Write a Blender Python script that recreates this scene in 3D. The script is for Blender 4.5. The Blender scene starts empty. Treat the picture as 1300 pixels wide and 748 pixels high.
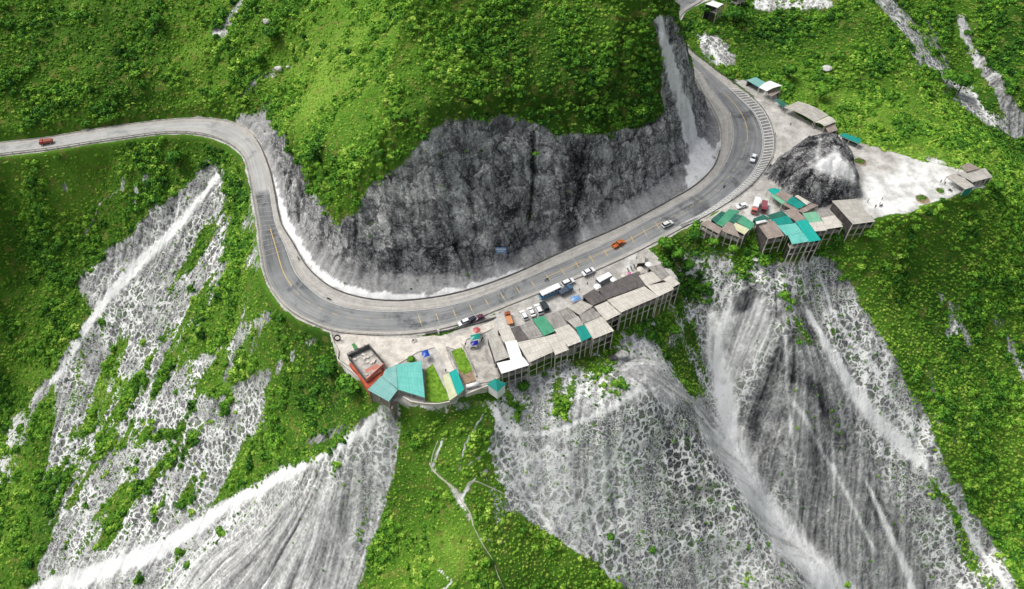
import bpy, bmesh, math, random
import numpy as np
from mathutils import Vector, Matrix, Euler
random.seed(7); rng = np.random.default_rng(11)
scene = bpy.context.scene
col = scene.collection
# ------------------------------------------------------------------ camera
F = 900.0; PITCH = math.radians(50.0); CH = 210.0
SP, CP = math.sin(PITCH), math.cos(PITCH)
def at(px, py, z):
    a = (px - 650.0) / F; b = (374.0 - py) / F
    dx, dy, dz = a, CP + b * SP, -SP + b * CP
    t = (z - CH) / dz
    return np.array([dx * t, dy * t, z])
def proj(x, y, z):
    zz = z - CH
    depth = y * CP - zz * SP
    up = y * SP + zz * CP
    depth = np.maximum(depth, 1.0)
    return 650.0 + F * x / depth, 374.0 - F * up / depth
cam_d = bpy.data.cameras.new("camera"); cam = bpy.data.objects.new("camera", cam_d); col.objects.link(cam)
cam.location = (0, 0, CH); cam.rotation_euler = (math.radians(40), 0, 0)
cam_d.sensor_fit = 'HORIZONTAL'; cam_d.sensor_width = 36; cam_d.lens = 36 * F / 1300.0
cam_d.clip_start = 1; cam_d.clip_end = 20000
scene.camera = cam
scene.view_settings.view_transform = 'Standard'; scene.view_settings.look = 'None'; scene.view_settings.exposure = 0
# ------------------------------------------------------------------ light
SUN_EL, SUN_AZ = math.radians(57), math.radians(-68)     # azimuth from +Y towards +X (negative: left)
w = bpy.data.worlds.new("World"); scene.world = w; w.use_nodes = True
nt = w.node_tree; nt.nodes.clear()
sky = nt.nodes.new('ShaderNodeTexSky'); sky.sky_type = 'NISHITA'; sky.sun_disc = False
sky.sun_elevation = SUN_EL; sky.sun_rotation = SUN_AZ; sky.air_density = 1.0; sky.dust_density = 4.0; sky.ozone_density = 1.0
bg = nt.nodes.new('ShaderNodeBackground'); bg.inputs[1].default_value = 0.15
hs = nt.nodes.new('ShaderNodeHueSaturation'); hs.inputs['Saturation'].default_value = 0.35
wo = nt.nodes.new('ShaderNodeOutputWorld')
nt.links.new(sky.outputs[0], hs.inputs['Color']); nt.links.new(hs.outputs[0], bg.inputs[0]); nt.links.new(bg.outputs[0], wo.inputs[0])
sd = bpy.data.lights.new("sun", 'SUN'); sd.energy = 2.7; sd.angle = math.radians(24); sd.color = (1.0, 0.97, 0.92)
so = bpy.data.objects.new("sun", sd); col.objects.link(so)
sv = Vector((math.sin(SUN_AZ) * math.cos(SUN_EL), math.cos(SUN_AZ) * math.cos(SUN_EL), math.sin(SUN_EL)))
so.rotation_euler = sv.to_track_quat('Z', 'Y').to_euler(); so.location = (0, 0, 400)
# ------------------------------------------------------------------ noise in numpy
def hash2(ix, iy, seed=0):
    h = (ix.astype(np.int64) * 374761393 + iy.astype(np.int64) * 668265263 + seed * 974711) & 0x7fffffff
    h = ((h ^ (h >> 13)) * 1274126177) & 0x7fffffff
    return ((h ^ (h >> 16)) & 0xffff) / 65535.0
def vnoise(x, y, seed=0):
    ix = np.floor(x); iy = np.floor(y); fx = x - ix; fy = y - iy
    fx = fx * fx * (3 - 2 * fx); fy = fy * fy * (3 - 2 * fy)
    a = hash2(ix, iy, seed); b = hash2(ix + 1, iy, seed); c = hash2(ix, iy + 1, seed); d = hash2(ix + 1, iy + 1, seed)
    return a + (b - a) * fx + (c - a) * fy + (a - b - c + d) * fx * fy
def fbm(x, y, sc, octv=4, seed=0, gain=0.5):
    s = 0; amp = 1.0; tot = 0
    for i in range(octv):
        s = s + amp * vnoise(x / sc + 17.3 * i, y / sc - 9.1 * i, seed + i); tot += amp; amp *= gain; sc *= 0.5
    return s / tot
def sstep(a, b, x):
    t = np.clip((x - a) / (b - a), 0, 1); return t * t * (3 - 2 * t)
# ------------------------------------------------------------------ road stations (pixels of the photograph, heights in metres)
# (out, in, conc, hatch/verge outer, z, cliff break height h1, talus width)
ST = [
 ((-300,275),(-300,262),(-300,258),(-301,278),-9, 5,0),
 ((-140,232),(-140,220),(-140,216),(-141,235),-7, 5,0),
 ((-40,202),(-40,191),(-40,188),(-40,205),-5, 5,0),
 ((0,194.5),(0,184.5),(0,181.5),(0,197),-4, 5,0),
 ((60,187),(60,177.5),(60,174.5),(60,190),-4, 5,0),
 ((135,176),(135,165.5),(135,162),(135,178.5),-3, 5,0),
 ((210,166),(210,156),(210,152.5),(210,169),-3, 5,0),
 ((258,168),(262,154.5),(263,150.5),(257,171),-2, 6,0),
 ((291,179),(300,162),(303,158),(289,182),-2, 9,1),
 ((311,196),(321.5,182),(326,178),(308,198),-1.5, 13,1),
 ((319,222),(337,214),(341,212),(316,223),-1, 18,1.5),
 ((323,246),(343,243),(348,241),(320,246),-1, 22,2),
 ((330,285),(350,283),(356,281),(327,285),-0.5, 28,3),
 ((334,320),(362,311),(371,307),(331,320),0, 33,6),
 ((341,353),(375,344),(388,336),(338,354),0, 34,7),
 ((359,381),(393,365),(409,357),(356,383),0, 34,8),
 ((387,402),(420,383),(434,371),(385,405),0, 36,8),
 ((435,418),(460,393),(471,380),(434,422),0, 44,8),
 ((517,420),(517,394),(517,381.5),(517,424),0, 57,8),
 ((583,407),(580,385),(578,372.5),(584,411),0.5, 61,6),
 ((655,380),(648,361),(645,351),(657,383),1, 60,5),
 ((738,347),(730,325),(726,314.5),(740,350),2.5, 50,5),
 ((786,326),(779,303),(776,293),(788,329),3.5, 44,5),
 ((821,309),(813,283),(808,277.5),(823,312),4.2, 46,6),
 ((863,286),(850,264),(844,258),(866,289),5, 56,8),
 ((896,269),(888,242),(881,236.5),(909,264+2),6, 72,8),
 ((930,245),(915,215),(905,213),(946,241),7, 80,8),
 ((954,222),(928,187),(914.5,188),(968,219),8, 80,7),
 ((968,195),(930,165),(916,168),(981,195),9, 80,5),
 ((968,167),(926,146),(912,151),(981,167),9.6, 80,4),
 ((957,142.5),(916,131),(904,135),(970,142),10.5, 80,3),
 ((936,122),(903,114),(893,118),(951,122),11.5, 78,2),
 ((912,101),(888,92),(880,95),(926,103),13, 74,2),
 ((888,80),(868,73),(861,75),(896,80),15, 70,2),
 ((866,60),(846,54),(840,56),(872,60),17, 64,2),
 ((855,38),(836,34),(831,35),(860,38),19, 56,2),
 ((862,16),(843,12),(838,12),(867,17),21, 44,2),
 ((886,0),(862,-8),(857,-10),(889,2),22, 34,2),
 ((925,-28),(895,-38),(889,-41),(928,-25),24, 26,2),
 ((1000,-52),(975,-66),(970,-70),(1003,-49),28, 24,2),
 ((1100,-60),(1080,-76),(1076,-80),(1103,-57),33, 24,2),
]
def catmull(P, n):
    P = np.array(P, float); out = []
    for i in range(len(P) - 1):
        p0 = P[max(i - 1, 0)]; p1 = P[i]; p2 = P[i + 1]; p3 = P[min(i + 2, len(P) - 1)]
        for k in range(n):
            t = k / n
            out.append(0.5 * ((2 * p1) + (-p0 + p2) * t + (2 * p0 - 5 * p1 + 4 * p2 - p3) * t * t + (-p0 + 3 * p1 - 3 * p2 + p3) * t ** 3))
    out.append(P[-1]); return np.array(out)
NS = 8
LO = catmull([at(*s[0], s[4]) for s in ST], NS)
LI = catmull([at(*s[1], s[4]) for s in ST], NS)
LC = catmull([at(*s[2], s[4]) for s in ST], NS)
LH = catmull([at(*s[3], s[4]) for s in ST], NS)
H1 = np.interp(np.arange(len(LC)) / NS, np.arange(len(ST)), [s[5] for s in ST])
TW = np.interp(np.arange(len(LC)) / NS, np.arange(len(ST)), [s[6] for s in ST])
def station_of(i): return i * NS
# ------------------------------------------------------------------ control points below the road
CTRL = """-60,240,-22 0,215,-12 120,200,-12 230,190,-9 290,205,-8 315,240,-5 -100,300,-60 0,300,-42 100,290,-40 180,260,-28 240,240,-20
272,210,-13 292,320,-21 0,420,-76 60,400,-70 130,360,-57 200,300,-38 318,335,-5 300,400,-30 335,400,-13 250,400,-48 200,450,-68 130,470,-84
60,480,-92 0,520,-112 20,560,-110 0,640,-130 -100,700,-150 0,748,-146 60,748,-140 150,600,-104 250,540,-74 330,470,-38 380,440,-13
400,500,-26 430,490,-15 350,560,-58 300,640,-88 200,690,-114 150,748,-126 475,528,-10 400,580,-38 300,748,-95 400,680,-60 450,748,-68 480,640,-43 500,560,-18
560,535,-8 570,600,-21 590,680,-34 600,748,-44 520,700,-50 680,700,-46 740,748,-60
640,515,-9 650,570,-21 720,550,-18 760,535,-14 800,508,-10 826,490,-10 700,640,-39 780,640,-44 850,640,-48 850,560,-30 880,545,-32 950,645,-60 1008,748,-84 820,748,-74 920,748,-86
895,420,-26 905,480,-42 930,560,-62 975,640,-84 1010,690,-97 1070,748,-116
940,350,-5 975,385,-12 997,425,-20 998,493,-39 1008,580,-64 1012,650,-88
1030,400,-20 1060,560,-62 1095,511,-50 1100,640,-86 1158,580,-72 1150,700,-107 1258,718,-114 1180,748,-124
1058,324,-4 1133,449,-35 1195,574,-68 1290,731,-108
1150,350,-18 1220,300,-8 1250,420,-48 1300,300,-20 1300,420,-56 1300,560,-84 1350,700,-120 1240,520,-66 1400,400,-50 1450,600,-100
900,330,-2 950,322,1 1020,322,0 1100,305,2 1140,285,5 1180,272,7 870,320,0 870,360,-10 850,420,-14 800,440,-10 880,385,-18
650,497,-7 700,478,-7 750,458,-7 800,430,-7 850,395,-7 600,512,-5 540,522,-5
1010,100,8 1000,60,13 950,40,18 905,25,21 960,6,24 1050,3,27 1100,60,17 1100,120,6 1150,180,6 1200,190,6 1250,180,-2 1200,120,-6 1180,60,4 1130,0,20 1160,25,9
1225,105,-16 1300,190,-32 1300,100,-6 1260,40,4 1300,0,18 1200,0,12 1290,250,-8 1400,100,-10 1400,0,15 1400,250,-30
940,280,6.5 980,262,8 1060,290,6 1100,240,9 1150,215,9 1190,230,9 1000,150,10 990,180,9.5 1060,180,9.5 1240,235,8
600,460,-0.5 500,470,-0.5 450,450,-0.5 700,400,0.8 760,370,1.8 830,335,3.5 650,440,0 740,400,1.2 820,355,2.6
450,900,-90 150,900,-165 600,900,-70 800,900,-100 1050,900,-160 1300,900,-165 -100,900,-190
"""
C = [at(*map(float, c.split(','))) for c in CTRL.split()]
C += [p for p in LO[::4]] + [p for p in LH[::5][:]]
C = np.array(C)
# drop near-duplicates
keep = []
for i, p in enumerate(C):
    if all(np.hypot(*(p[:2] - C[j][:2])) > 2.5 for j in keep): keep.append(i)
C = C[keep]
SM = 9.0
def rbf_solve(C):
    n = len(C); D = np.sqrt(((C[:, None, :2] - C[None, :, :2]) ** 2).sum(-1) + SM * SM)
    A = np.zeros((n + 3, n + 3)); A[:n, :n] = D - 0.15 * np.eye(n); A[:n, n] = 1; A[:n, n + 1:] = C[:, :2] ; A[n, :n] = 1; A[n + 1:, :n] = C[:, :2].T
    return np.linalg.solve(A, np.concatenate([C[:, 2], [0, 0, 0]]))
W = rbf_solve(C)
def rbf(x, y):
    z = W[-3] + W[-2] * x + W[-1] * y
    for i in range(len(C)):
        z = z + W[i] * np.sqrt((x - C[i, 0]) ** 2 + (y - C[i, 1]) ** 2 + SM * SM)
    return z
def polydist(x, y, P):
    """distance, index param, side (cross sign) to open polyline P"""
    best = np.full(x.shape, 1e9, np.float32); par = np.zeros(x.shape, np.float32); sd_ = np.zeros(x.shape, np.float32)
    for i in range(len(P) - 1):
        ax, ay = P[i][:2]; bx, by = P[i + 1][:2]; dx, dy = bx - ax, by - ay; L2 = dx * dx + dy * dy + 1e-9
        t = np.clip(((x - ax) * dx + (y - ay) * dy) / L2, 0, 1)
        ex = x - ax - t * dx; ey = y - ay - t * dy; d = ex * ex + ey * ey
        m = d < best
        best[m] = d[m]; par[m] = (i + t)[m]; sd_[m] = (dx * ey - dy * ex)[m]
    return np.sqrt(best), par, np.sign(sd_)
# ------------------------------------------------------------------ grid
STEP = 0.7
xs = np.arange(-300, 330, STEP); ys = np.arange(25, 470, STEP)
def stretch(a, lo, hi, s0):
    out = []; s = s0; v = hi
    while v < 3500: s *= 1.22; v += s; out.append(v)
    low = []; s = s0; v = lo
    while v > -3500: s *= 1.22; v -= s; low.append(v)
    return np.concatenate([low[::-1], a, out]), len(low)
XS, ox = stretch(xs, xs[0], xs[-1], STEP * 2); YS, oy = stretch(ys, ys[0], ys[-1], STEP * 2)
GX, GY = np.meshgrid(XS.astype(np.float32), YS.astype(np.float32))
# extended road base line for the hill
e0 = LC[0] + np.array([-3200, 60, 0]); e1 = LC[-1] + np.array([1500, 600, 60]); e2 = e1 + np.array([2000, 800, 0])
LCX = np.vstack([[e0], LC, [e1], [e2]])
H1X = np.concatenate([[5], H1, [24, 24]]); TWX = np.concatenate([[0], TW, [2, 2]])
d, par, side = polydist(GX, GY, LCX)
zc = np.interp(par, np.arange(len(LCX)), LCX[:, 2]).astype(np.float32)
# soften h1 jumps at the medial axis by averaging over a neighbourhood of stations
H1S = np.convolve(np.pad(H1X, 6, mode='edge'), np.ones(13) / 13, 'valid')
h1 = np.interp(par, np.arange(len(LCX)), H1S); tw = np.interp(par, np.arange(len(LCX)), TWX)
wob = (fbm(GX, GY, 26, 4, 5) - 0.5)
wob2 = (fbm(GX, GY, 7, 3, 15) - 0.5)
dd = np.maximum(d - 1.2, 0)
tal = np.minimum(dd, tw) * 0.5
dr = np.maximum(dd - tw + wob * 7 * sstep(2, 14, d) + wob2 * 1.6 * sstep(2, 8, d), 0)
arcL = np.r_[0, np.cumsum(np.linalg.norm(np.diff(LCX[:, :2], axis=0), axis=1))]; arc = np.interp(par, np.arange(len(LCX)), arcL)
fz = dr * 2.15
face = (fbm(arc, fz, 16, 3, 601) - .5) * 5 + (fbm(arc + .5 * fz, fz, 5, 4, 611, .6) - .5) * 3.2 - 2.2 * (1 - sstep(0, .06, np.abs(fbm(arc + .35 * fz, fz * .7, 22, 4, 621) - .5)))
dr = np.maximum(dr + face * sstep(2, 9, d) * (1 - sstep(0, 14, fz - h1)), 0)
zr = dr * 2.15
over = np.maximum(zr - h1, 0) / 2.15
zr = np.minimum(zr, h1)
soft = over * 0.74
soft = 85 * (1 - np.exp(-soft / 85)) + soft * 0.12
soft = np.minimum(soft, 170 + soft * 0.02)
hill = zc + tal + zr + soft
hill = np.where(d < 1.2, zc - 0.45, hill)
# gully between the left slope and the main hill
g0 = at(330, 150, 0); g1 = at(350, 60, 45); g2 = at(335, -60, 75)
gd, gp, gs = polydist(GX, GY, np.array([g0, g1, g2]))
hill = hill - 9 * np.exp(-(gd / 13) ** 2) * sstep(0, 12, hill - zc)
veg_hill = sstep(0, 6, over)
hill = hill + veg_hill * ((fbm(GX, GY, 55, 4, 31) - 0.5) * 13 + (fbm(GX, GY, 9, 3, 35) - 0.5) * 2.5)
low = rbf(GX, GY)
low = np.maximum(low, -190 + 0.02 * low)
far = np.hypot(GX, GY - 220); low = np.where(far > 600, np.clip(low, -200, 180), low)
relief = (fbm(GX, GY, 40, 4, 51) - 0.5) * 5 + (fbm(GX, GY, 8, 3, 55) - 0.5) * 2.0
# road corridor
MID = (LC + LH) / 2; HWD = np.linalg.norm((LC - LH)[:, :2], axis=1) / 2
m_core = (np.abs(GX) < 700) & (GY < 800)
dm = np.full(GX.shape, 1e3, np.float32); pm = np.zeros(GX.shape, np.float32)
a_, b_, c_ = polydist(GX[m_core], GY[m_core], MID); dm[m_core] = a_; pm[m_core] = b_
hw = np.interp(pm, np.arange(len(MID)), HWD); zm = np.interp(pm, np.arange(len(MID)), MID[:, 2])
offr = dm - hw
from mathutils.kdtree import KDTree
RS = np.concatenate([LC * (1 - f) + LH * f for f in np.linspace(0, 1, 16)]); RS = np.concatenate([RS] + [np.concatenate([(A_[:-1] * (1 - t) + A_[1:] * t) for A_ in [LC * (1 - f) + LH * f for f in np.linspace(0, 1, 16)]]) for t in (.25, .5, .75)])
kd = KDTree(len(RS))
for i, p in enumerate(RS): kd.insert((p[0], p[1], 0), i)
kd.balance()
mk = np.argwhere(offr < 8); zm = zm.astype(np.float32); offr = offr.astype(np.float32)
for j, i in mk:
    r_ = kd.find((GX[j, i], GY[j, i], 0)); offr[j, i] = r_[2] - .65; zm[j, i] = RS[r_[1]][2]
Z = np.where(side > 0, hill, low + relief * sstep(2, 25, offr))
wr = 1 - sstep(0.6, 3.5, offr)
Z = np.where(side > 0, np.where(offr < 0.3, zm - 0.4 - .7 * sstep(.2, -1.2, offr), Z), Z * (1 - wr) + (zm - 0.4 - .7 * (1 - sstep(-1.2, -.1, offr))) * wr)
# ------------------------------------------------------------------ flat platforms (world polygons)
def inpoly(x, y, P):
    ins = np.zeros(x.shape, bool); n = len(P); j = n - 1
    for i in range(n):
        xi, yi = P[i][0], P[i][1]; xj, yj = P[j][0], P[j][1]
        c = ((yi > y) != (yj > y)) & (x < (xj - xi) * (y - yi) / (yj - yi + 1e-12) + xi)
        ins ^= c; j = i
    return ins
def region(P, marg=30):
    P = np.array(P)[:, :2]
    i0 = np.searchsorted(XS, P[:, 0].min() - marg); i1 = np.searchsorted(XS, P[:, 0].max() + marg)
    j0 = np.searchsorted(YS, P[:, 1].min() - marg); j1 = np.searchsorted(YS, P[:, 1].max() + marg)
    return (slice(j0, j1), slice(i0, i1))
def sdist(P, sl):
    x = GX[sl]; y = GY[sl]; Q = np.vstack([np.array(P)[:, :2], np.array(P)[:1, :2]])
    dq, _, _ = polydist(x, y, Q); return np.where(inpoly(x, y, Q[:-1]), -dq, dq)
GR = np.zeros(GX.shape, np.float32)       # dusty gravel mask
PLATS = [
 # terrace with the teal roofed house
 ([(419,423),(560,430),(600,412),(632,399),(660,420),(640,455),(634,480),(591,500),(574,510),(541,515),(508,506),(493,510),(466,490),(430,459),(429,447)], -0.5, -0.5, 0.9, 2.2),
 # parking beside the main road and the stall row
 ([(632,399),(660,385),(740,352),(790,331),(812,322),(822,321),(850,340),(860,352),(835,366),(790,386),(770,398),(735,420),(700,437),(668,452),(640,462),(632,440)], 0.3, 3.2, 1.2, 2.5),
 # parking by the right cluster
 ([(880,283),(905,272),(945,246),(968,224),(985,236),(1000,255),(1030,268),(1085,262),(1100,275),(1060,284),(1000,290),(950,288),(905,287)], 6.6, 7.8, 1.2, 2.5),
 # upper gravel area
 ([(928,100),(955,105),(985,122),(1010,145),(1040,162),(1060,172),(1042,178),(1000,195),(983,205),(985,180),(978,150),(958,122)], 11.6, 9.2, 1.2, 2.5),
 # white platform
 ([(1062,176),(1100,184),(1140,196),(1190,209),(1222,216),(1255,236),(1215,246),(1185,255),(1150,270),(1110,274),(1088,262),(1084,225),(1080,200)], 9.2, 9.2, 1.4, 3.0),
 ([(880,4),(900,2),(955,-5),(1060,-6),(1060,-22),(990,-28),(930,-20)], 22, 27, 1.2, 3.0),
]
for P, za, zb, e_in, e_out in PLATS:
    n = len(P); xs_ = [p[0] for p in P]; x0, x1 = min(xs_), max(xs_)
    Wp = np.array([at(p[0], p[1], za + (zb - za) * (p[0] - x0) / (x1 - x0)) for p in P])
    sl = region(Wp); s = sdist(Wp, sl)
    px_, _ = proj(GX[sl], GY[sl], Z[sl])
    A_ = np.c_[Wp[:, 0], Wp[:, 1], np.ones(n)]; co, *_r = np.linalg.lstsq(A_, Wp[:, 2], rcond=None)
    zp = np.clip(co[0] * GX[sl] + co[1] * GY[sl] + co[2], min(za, zb) - .2, max(za, zb) + .2)
    hs_ = (side[sl] <= 0) & (offr[sl] > 0)
    wgt = (1 - sstep(0.0, e_out, s)) * hs_ * sstep(0.0, 3.0, offr[sl])
    Z[sl] = Z[sl] * (1 - wgt) + zp * wgt
    GR[sl] = np.maximum(GR[sl], (1 - sstep(-0.5, 1.5, s + 2.5 * (fbm(GX[sl], GY[sl], 5, 3, 3) - .5))) * (side[sl] <= 0))
GR = np.maximum(GR, (1 - sstep(-0.4, .8, offr + 1.4 * (fbm(GX, GY, 4, 3, 8) - .5))))
# rock knob between the two parking areas
KN = [(975,224),(983,204),(1006,188),(1036,182),(1058,188),(1078,200),(1092,225),(1093,254),(1066,264),(1030,262),(1000,252)]
KW = np.array([at(p[0], p[1], 8.5) for p in KN]); sl = region(KW, 5); s = -sdist(KW, sl) + (fbm(GX[sl], GY[sl], 7, 3, 77) - .5) * 3
kn_ = (fbm(GX[sl] + .4 * GY[sl], GY[sl], 6, 4, 79, .62) - .5); s = s + kn_ * 4 * sstep(0, 3, s) - 1.6 * (1 - sstep(0, .05, np.abs(fbm(GX[sl], GY[sl], 9, 3, 83) - .5))) * sstep(0, 3, s)
kh = np.maximum(s, 0) * 1.9; kh = 15 * (1 - np.exp(-kh / 11)) * 1.12
Z[sl] = np.where(s > 0, np.maximum(Z[sl], 8 + kh), Z[sl]); GR[sl] = np.where(s > 0.3, 0, GR[sl])
KNOB = np.zeros(GX.shape, np.float32); KNOB[sl] = sstep(0, 1, s); Z[sl] += KNOB[sl] * (fbm(GX[sl], GY[sl], 3, 3, 85) - .5) * 2.2
Z = Z.astype(np.float32)
Z0 = Z.copy()
# ------------------------------------------------------------------ where rock, scree and scrub lie (traced on the slopes)
PXX = np.arange(-300, 1600, 2.0); PYY = np.arange(-250, 950, 2.0)
QX, QY = np.meshgrid(PXX, PYY)
nx_ = (fbm(QX, QY, 38, 4, 101) - .5); ny_ = (fbm(QX, QY, 38, 4, 131) - .5)
nf = (fbm(QX, QY, 10, 3, 151) - .5); nf2 = (fbm(QX, QY, 10, 3, 171) - .5)
VEG = np.ones(QX.shape, np.float32); TONE = np.full(QX.shape, 0.6, np.float32); NET = np.zeros(QX.shape, np.float32); VT = np.zeros(QX.shape, np.float32)
def blur(a, r):
    for _ in range(2):
        for ax in (0, 1):
            k = 2 * r + 1; p = np.pad(a, [(r + 1, r) if i == ax else (0, 0) for i in (0, 1)], mode='edge').cumsum(ax, dtype=np.float64)
            a = (p[k:] - p[:-k]) / k if ax == 0 else (p[:, k:] - p[:, :-k]) / k
    return a.astype(np.float32)
def P_(s): return [tuple(float(v) for v in c.split(',')) for c in s.split()]
def setm(m, veg, tone, net, vt):
    global VEG, TONE, NET, VT
    if veg is not None: VEG = VEG * (1 - m) + veg * m
    if tone is not None: TONE = TONE * (1 - m) + tone * m
    if net is not None: NET = NET * (1 - m) + net * m
    if vt is not None: VT = VT * (1 - m) + vt * m
def poly(s, veg=None, tone=None, net=None, vt=None, wob=10, soft=1):
    P = P_(s); m = inpoly(QX + nx_ * wob * 2.4 + nf * wob * 1.5, QY + ny_ * wob * 2.4 + nf2 * wob * 1.5, P).astype(np.float32)
    setm(blur(m, soft) if soft else m, veg, tone, net, vt)
def line(s, wd, veg=None, tone=None, net=None, vt=None, wob=6, soft=.5, k=1.0):
    P = P_(s); Q = [(a, b, 0) for a, b in P]
    ws = wd if isinstance(wd, (list, tuple)) else [wd] * len(P)
    dq, pq, _ = polydist((QX + nx_ * wob).astype(np.float32), (QY + ny_ * wob).astype(np.float32), Q)
    wv = np.interp(pq, np.arange(len(P)), ws) / 2 * (1 + nf * .5)
    setm(k * (1 - sstep(wv * (1 - soft), wv * (1 + soft * .6), dq)).astype(np.float32), veg, tone, net, vt)
# scrub tint: meadow, thicket, and main hill painted lit on its left flank, shaded right
def tint(x, y, rx, ry, v):
    m = np.exp(-(((QX - x + nx_ * 30) / rx) ** 2 + ((QY - y + ny_ * 30) / ry) ** 2)); setm(m, None, None, None, v)
for t in [(400,110,75,85,.75),(480,30,60,60,.4),(440,200,50,50,.1),(-40,300,120,120,.2),(60,100,120,70,.15),(250,60,90,50,.2),(120,30,60,30,-.3),(700,60,150,70,-.3),(800,130,60,40,-.55),(560,120,60,50,-.2),
          (430,220,50,60,-.1),(560,70,40,50,.3),(1120,150,80,40,.75),(1010,60,50,30,.35),(940,40,60,30,-.5),(1060,40,60,30,-.35),(1170,200,60,18,.9),(1280,60,40,50,-.6),(1270,150,40,30,-.2),
          (60,300,80,80,.25),(40,380,50,70,-.1),(150,200,60,20,.3),(225,230,40,30,-.4),(430,500,40,40,-.6),(410,440,30,30,-.1),(330,540,30,40,-.3),(60,680,40,50,-.35),(40,470,60,30,.3),
          (560,560,30,50,.1),(520,650,50,70,-.35),(590,690,50,40,.75),(660,660,40,20,.5),(860,330,40,30,-.6),(900,360,50,20,-.7),(1150,330,60,40,-.35),(1240,350,60,70,.1),(1280,520,60,80,.3),(1260,640,40,50,.1),(1200,450,40,50,0.0),(1290,400,40,40,.3),(550,490,16,20,.8),(15,620,30,60,.9)]: tint(*t)
# big dark road cut
poly("300,150 326,150 347,158 373,189 409,274 432,287 455,262 480,235 520,200 560,160 583,149 632,149 690,168 766,171 806,166 842,140 840,100 834,60 828,18 852,18 880,72 915,130 925,190 880,250 800,292 700,340 620,372 480,378 420,365 380,320 355,285 345,240 335,205 312,172", 0, .51, 0, wob=10)
poly("560,160 640,150 650,230 560,300 480,300 470,250", None, .55, 0, wob=20, soft=8)
poly("330,160 345,165 372,200 400,275 380,300 355,270 340,210", None, .52, 0, wob=8, soft=3)
poly("500,310 560,290 640,310 640,350 500,360", None, .40, 0, wob=16, soft=8)
line("640,200 648,330", 30, None, .3, None, k=.5); line("440,290 500,345", 18, None, .3, None, k=.5); line("735,190 720,320", 30, None, .1, None, k=.7)
line("676,172 676,230 672,280", [6,4,4], .75, .05, 0, wob=3)
line("836,24 850,80 868,140 884,190 898,220", [13,16,19,28,56], 0, 1, 0, wob=7)
line("862,70 880,130 892,190", 10, 0, .6, 0, wob=8, k=.6)
line("345,225 364,288 380,318 402,347 430,366 470,377 520,379 580,371 640,355 700,337 760,313 820,284 870,254 905,218 914,180", [6,14,18,18,16,14,14,14,14,14,14,14,16,18,8], 0, .93, 0, wob=4, soft=.6)
line("600,356 650,342 700,326 740,310", 6, .5, .5, 0, wob=10, k=.5)
line("300,150 340,215 348,240", 6, 0, .6, 0)
# left scree
poly("205,390 290,335 335,385 335,450 280,500 200,560 110,650 60,700 50,610 110,500 150,470", .74, .62, .7, wob=14, soft=6)
poly("272,201 287,224 291,270 292,325 262,360 228,402 187,462 150,480 120,500 80,560 110,560 70,600 70,477 90,440 116,398 97,361 127,331 176,286 225,245", .06, .52, .75, wob=9)
line("262,290 240,330 215,352", [12,18,8], .9, None, None, wob=10); line("160,430 130,470 115,505", [8,14,10], .85, None, None); line("220,365 190,385", [10,8], .8, None, None); line("240,390 205,430", 8, .7, None, None, wob=12)
line("250,230 180,300 110,365", [4,14,12], 0, .42, .15, wob=8)
line("277,222 225,288 168,345 127,388 101,428 82,470 50,495 23,537 12,600", [7,12,15,11,9,6,5,5,4], 0, 1, 0, wob=6)
poly("0,530 30,520 40,560 20,610 0,620 -60,700 -60,560", .52, .85, .1, wob=10)
# stripes between the screes
line("344,395 285,442 225,482 190,520", [8,14,22,20], .1, .62, 1, wob=12)
line("397,432 340,474 300,500", [10,14,12], .3, .6, .8, wob=14)
poly("219,470 185,510 205,560 146,575 115,625 77,660 50,714 50,733 115,729 215,679 269,629 327,548 346,471 339,464 310,490 270,520", .05, .56, .85, wob=10)
line("300,500 246,552 200,600 120,655", [6,10,12,8], .95, None, None, wob=9); line("230,540 190,560", 10, .9, None, None); line("190,610 160,640 130,690", [10,16,12], .9, None, None, wob=10); line("255,600 230,640", [8,10], .85, None, None)
line("150,470 120,530 110,560", [10,8,8], .3, .7, .8, wob=10); line("135,580 85,590", 6, .3, .8, .5)
poly("475,524 440,555 402,580 355,592 315,622 269,645 200,680 154,699 90,715 58,741 -30,800 450,860 450,745 477,691 485,645 504,587 512,533", .0, .64, .55, wob=5)
poly("300,700 380,620 450,600 470,690 440,760 260,780", None, .6, .1, wob=20, soft=8)
line("480,531 455,552 405,580 385,591 300,633 239,676 185,706 69,745 0,775", [8,12,8,14,16,20,22,24,24], 0, 1, 0, wob=4)
line("300,690 240,740", [20,40], None, .75, 0, k=.6); line("410,690 400,748", 14, None, .45, .1, k=.7); line("455,575 470,640 450,700", [10,14,12], .25, .55, .6, wob=12)
line("240,690 215,720 205,750", 8, .6, None, None, wob=12); line("395,560 440,540", [14,8], 0, .35, 0)
line("385,470 375,520", [4,6], .3, .5, .3)
# below the terrace
poly("470,510 545,518 600,508 628,506 640,512 632,530 600,522 560,530 520,545 495,560 480,530", .5, .7, .3, wob=5)
line("545,590 575,620 600,665", [3,5,4], 0, .9, 0, wob=5); line("590,700 612,712 590,748", 4, .3, .8, 0, wob=12); line("640,640 600,620 580,640", 4, .2, .8, 0, wob=14); line("560,555 545,600", 3, .3, .8, 0, wob=12); line("627,590 590,630", 3, .1, .9, 0); line("622,560 640,690", 20, .6, .7, .8, wob=14)
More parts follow.
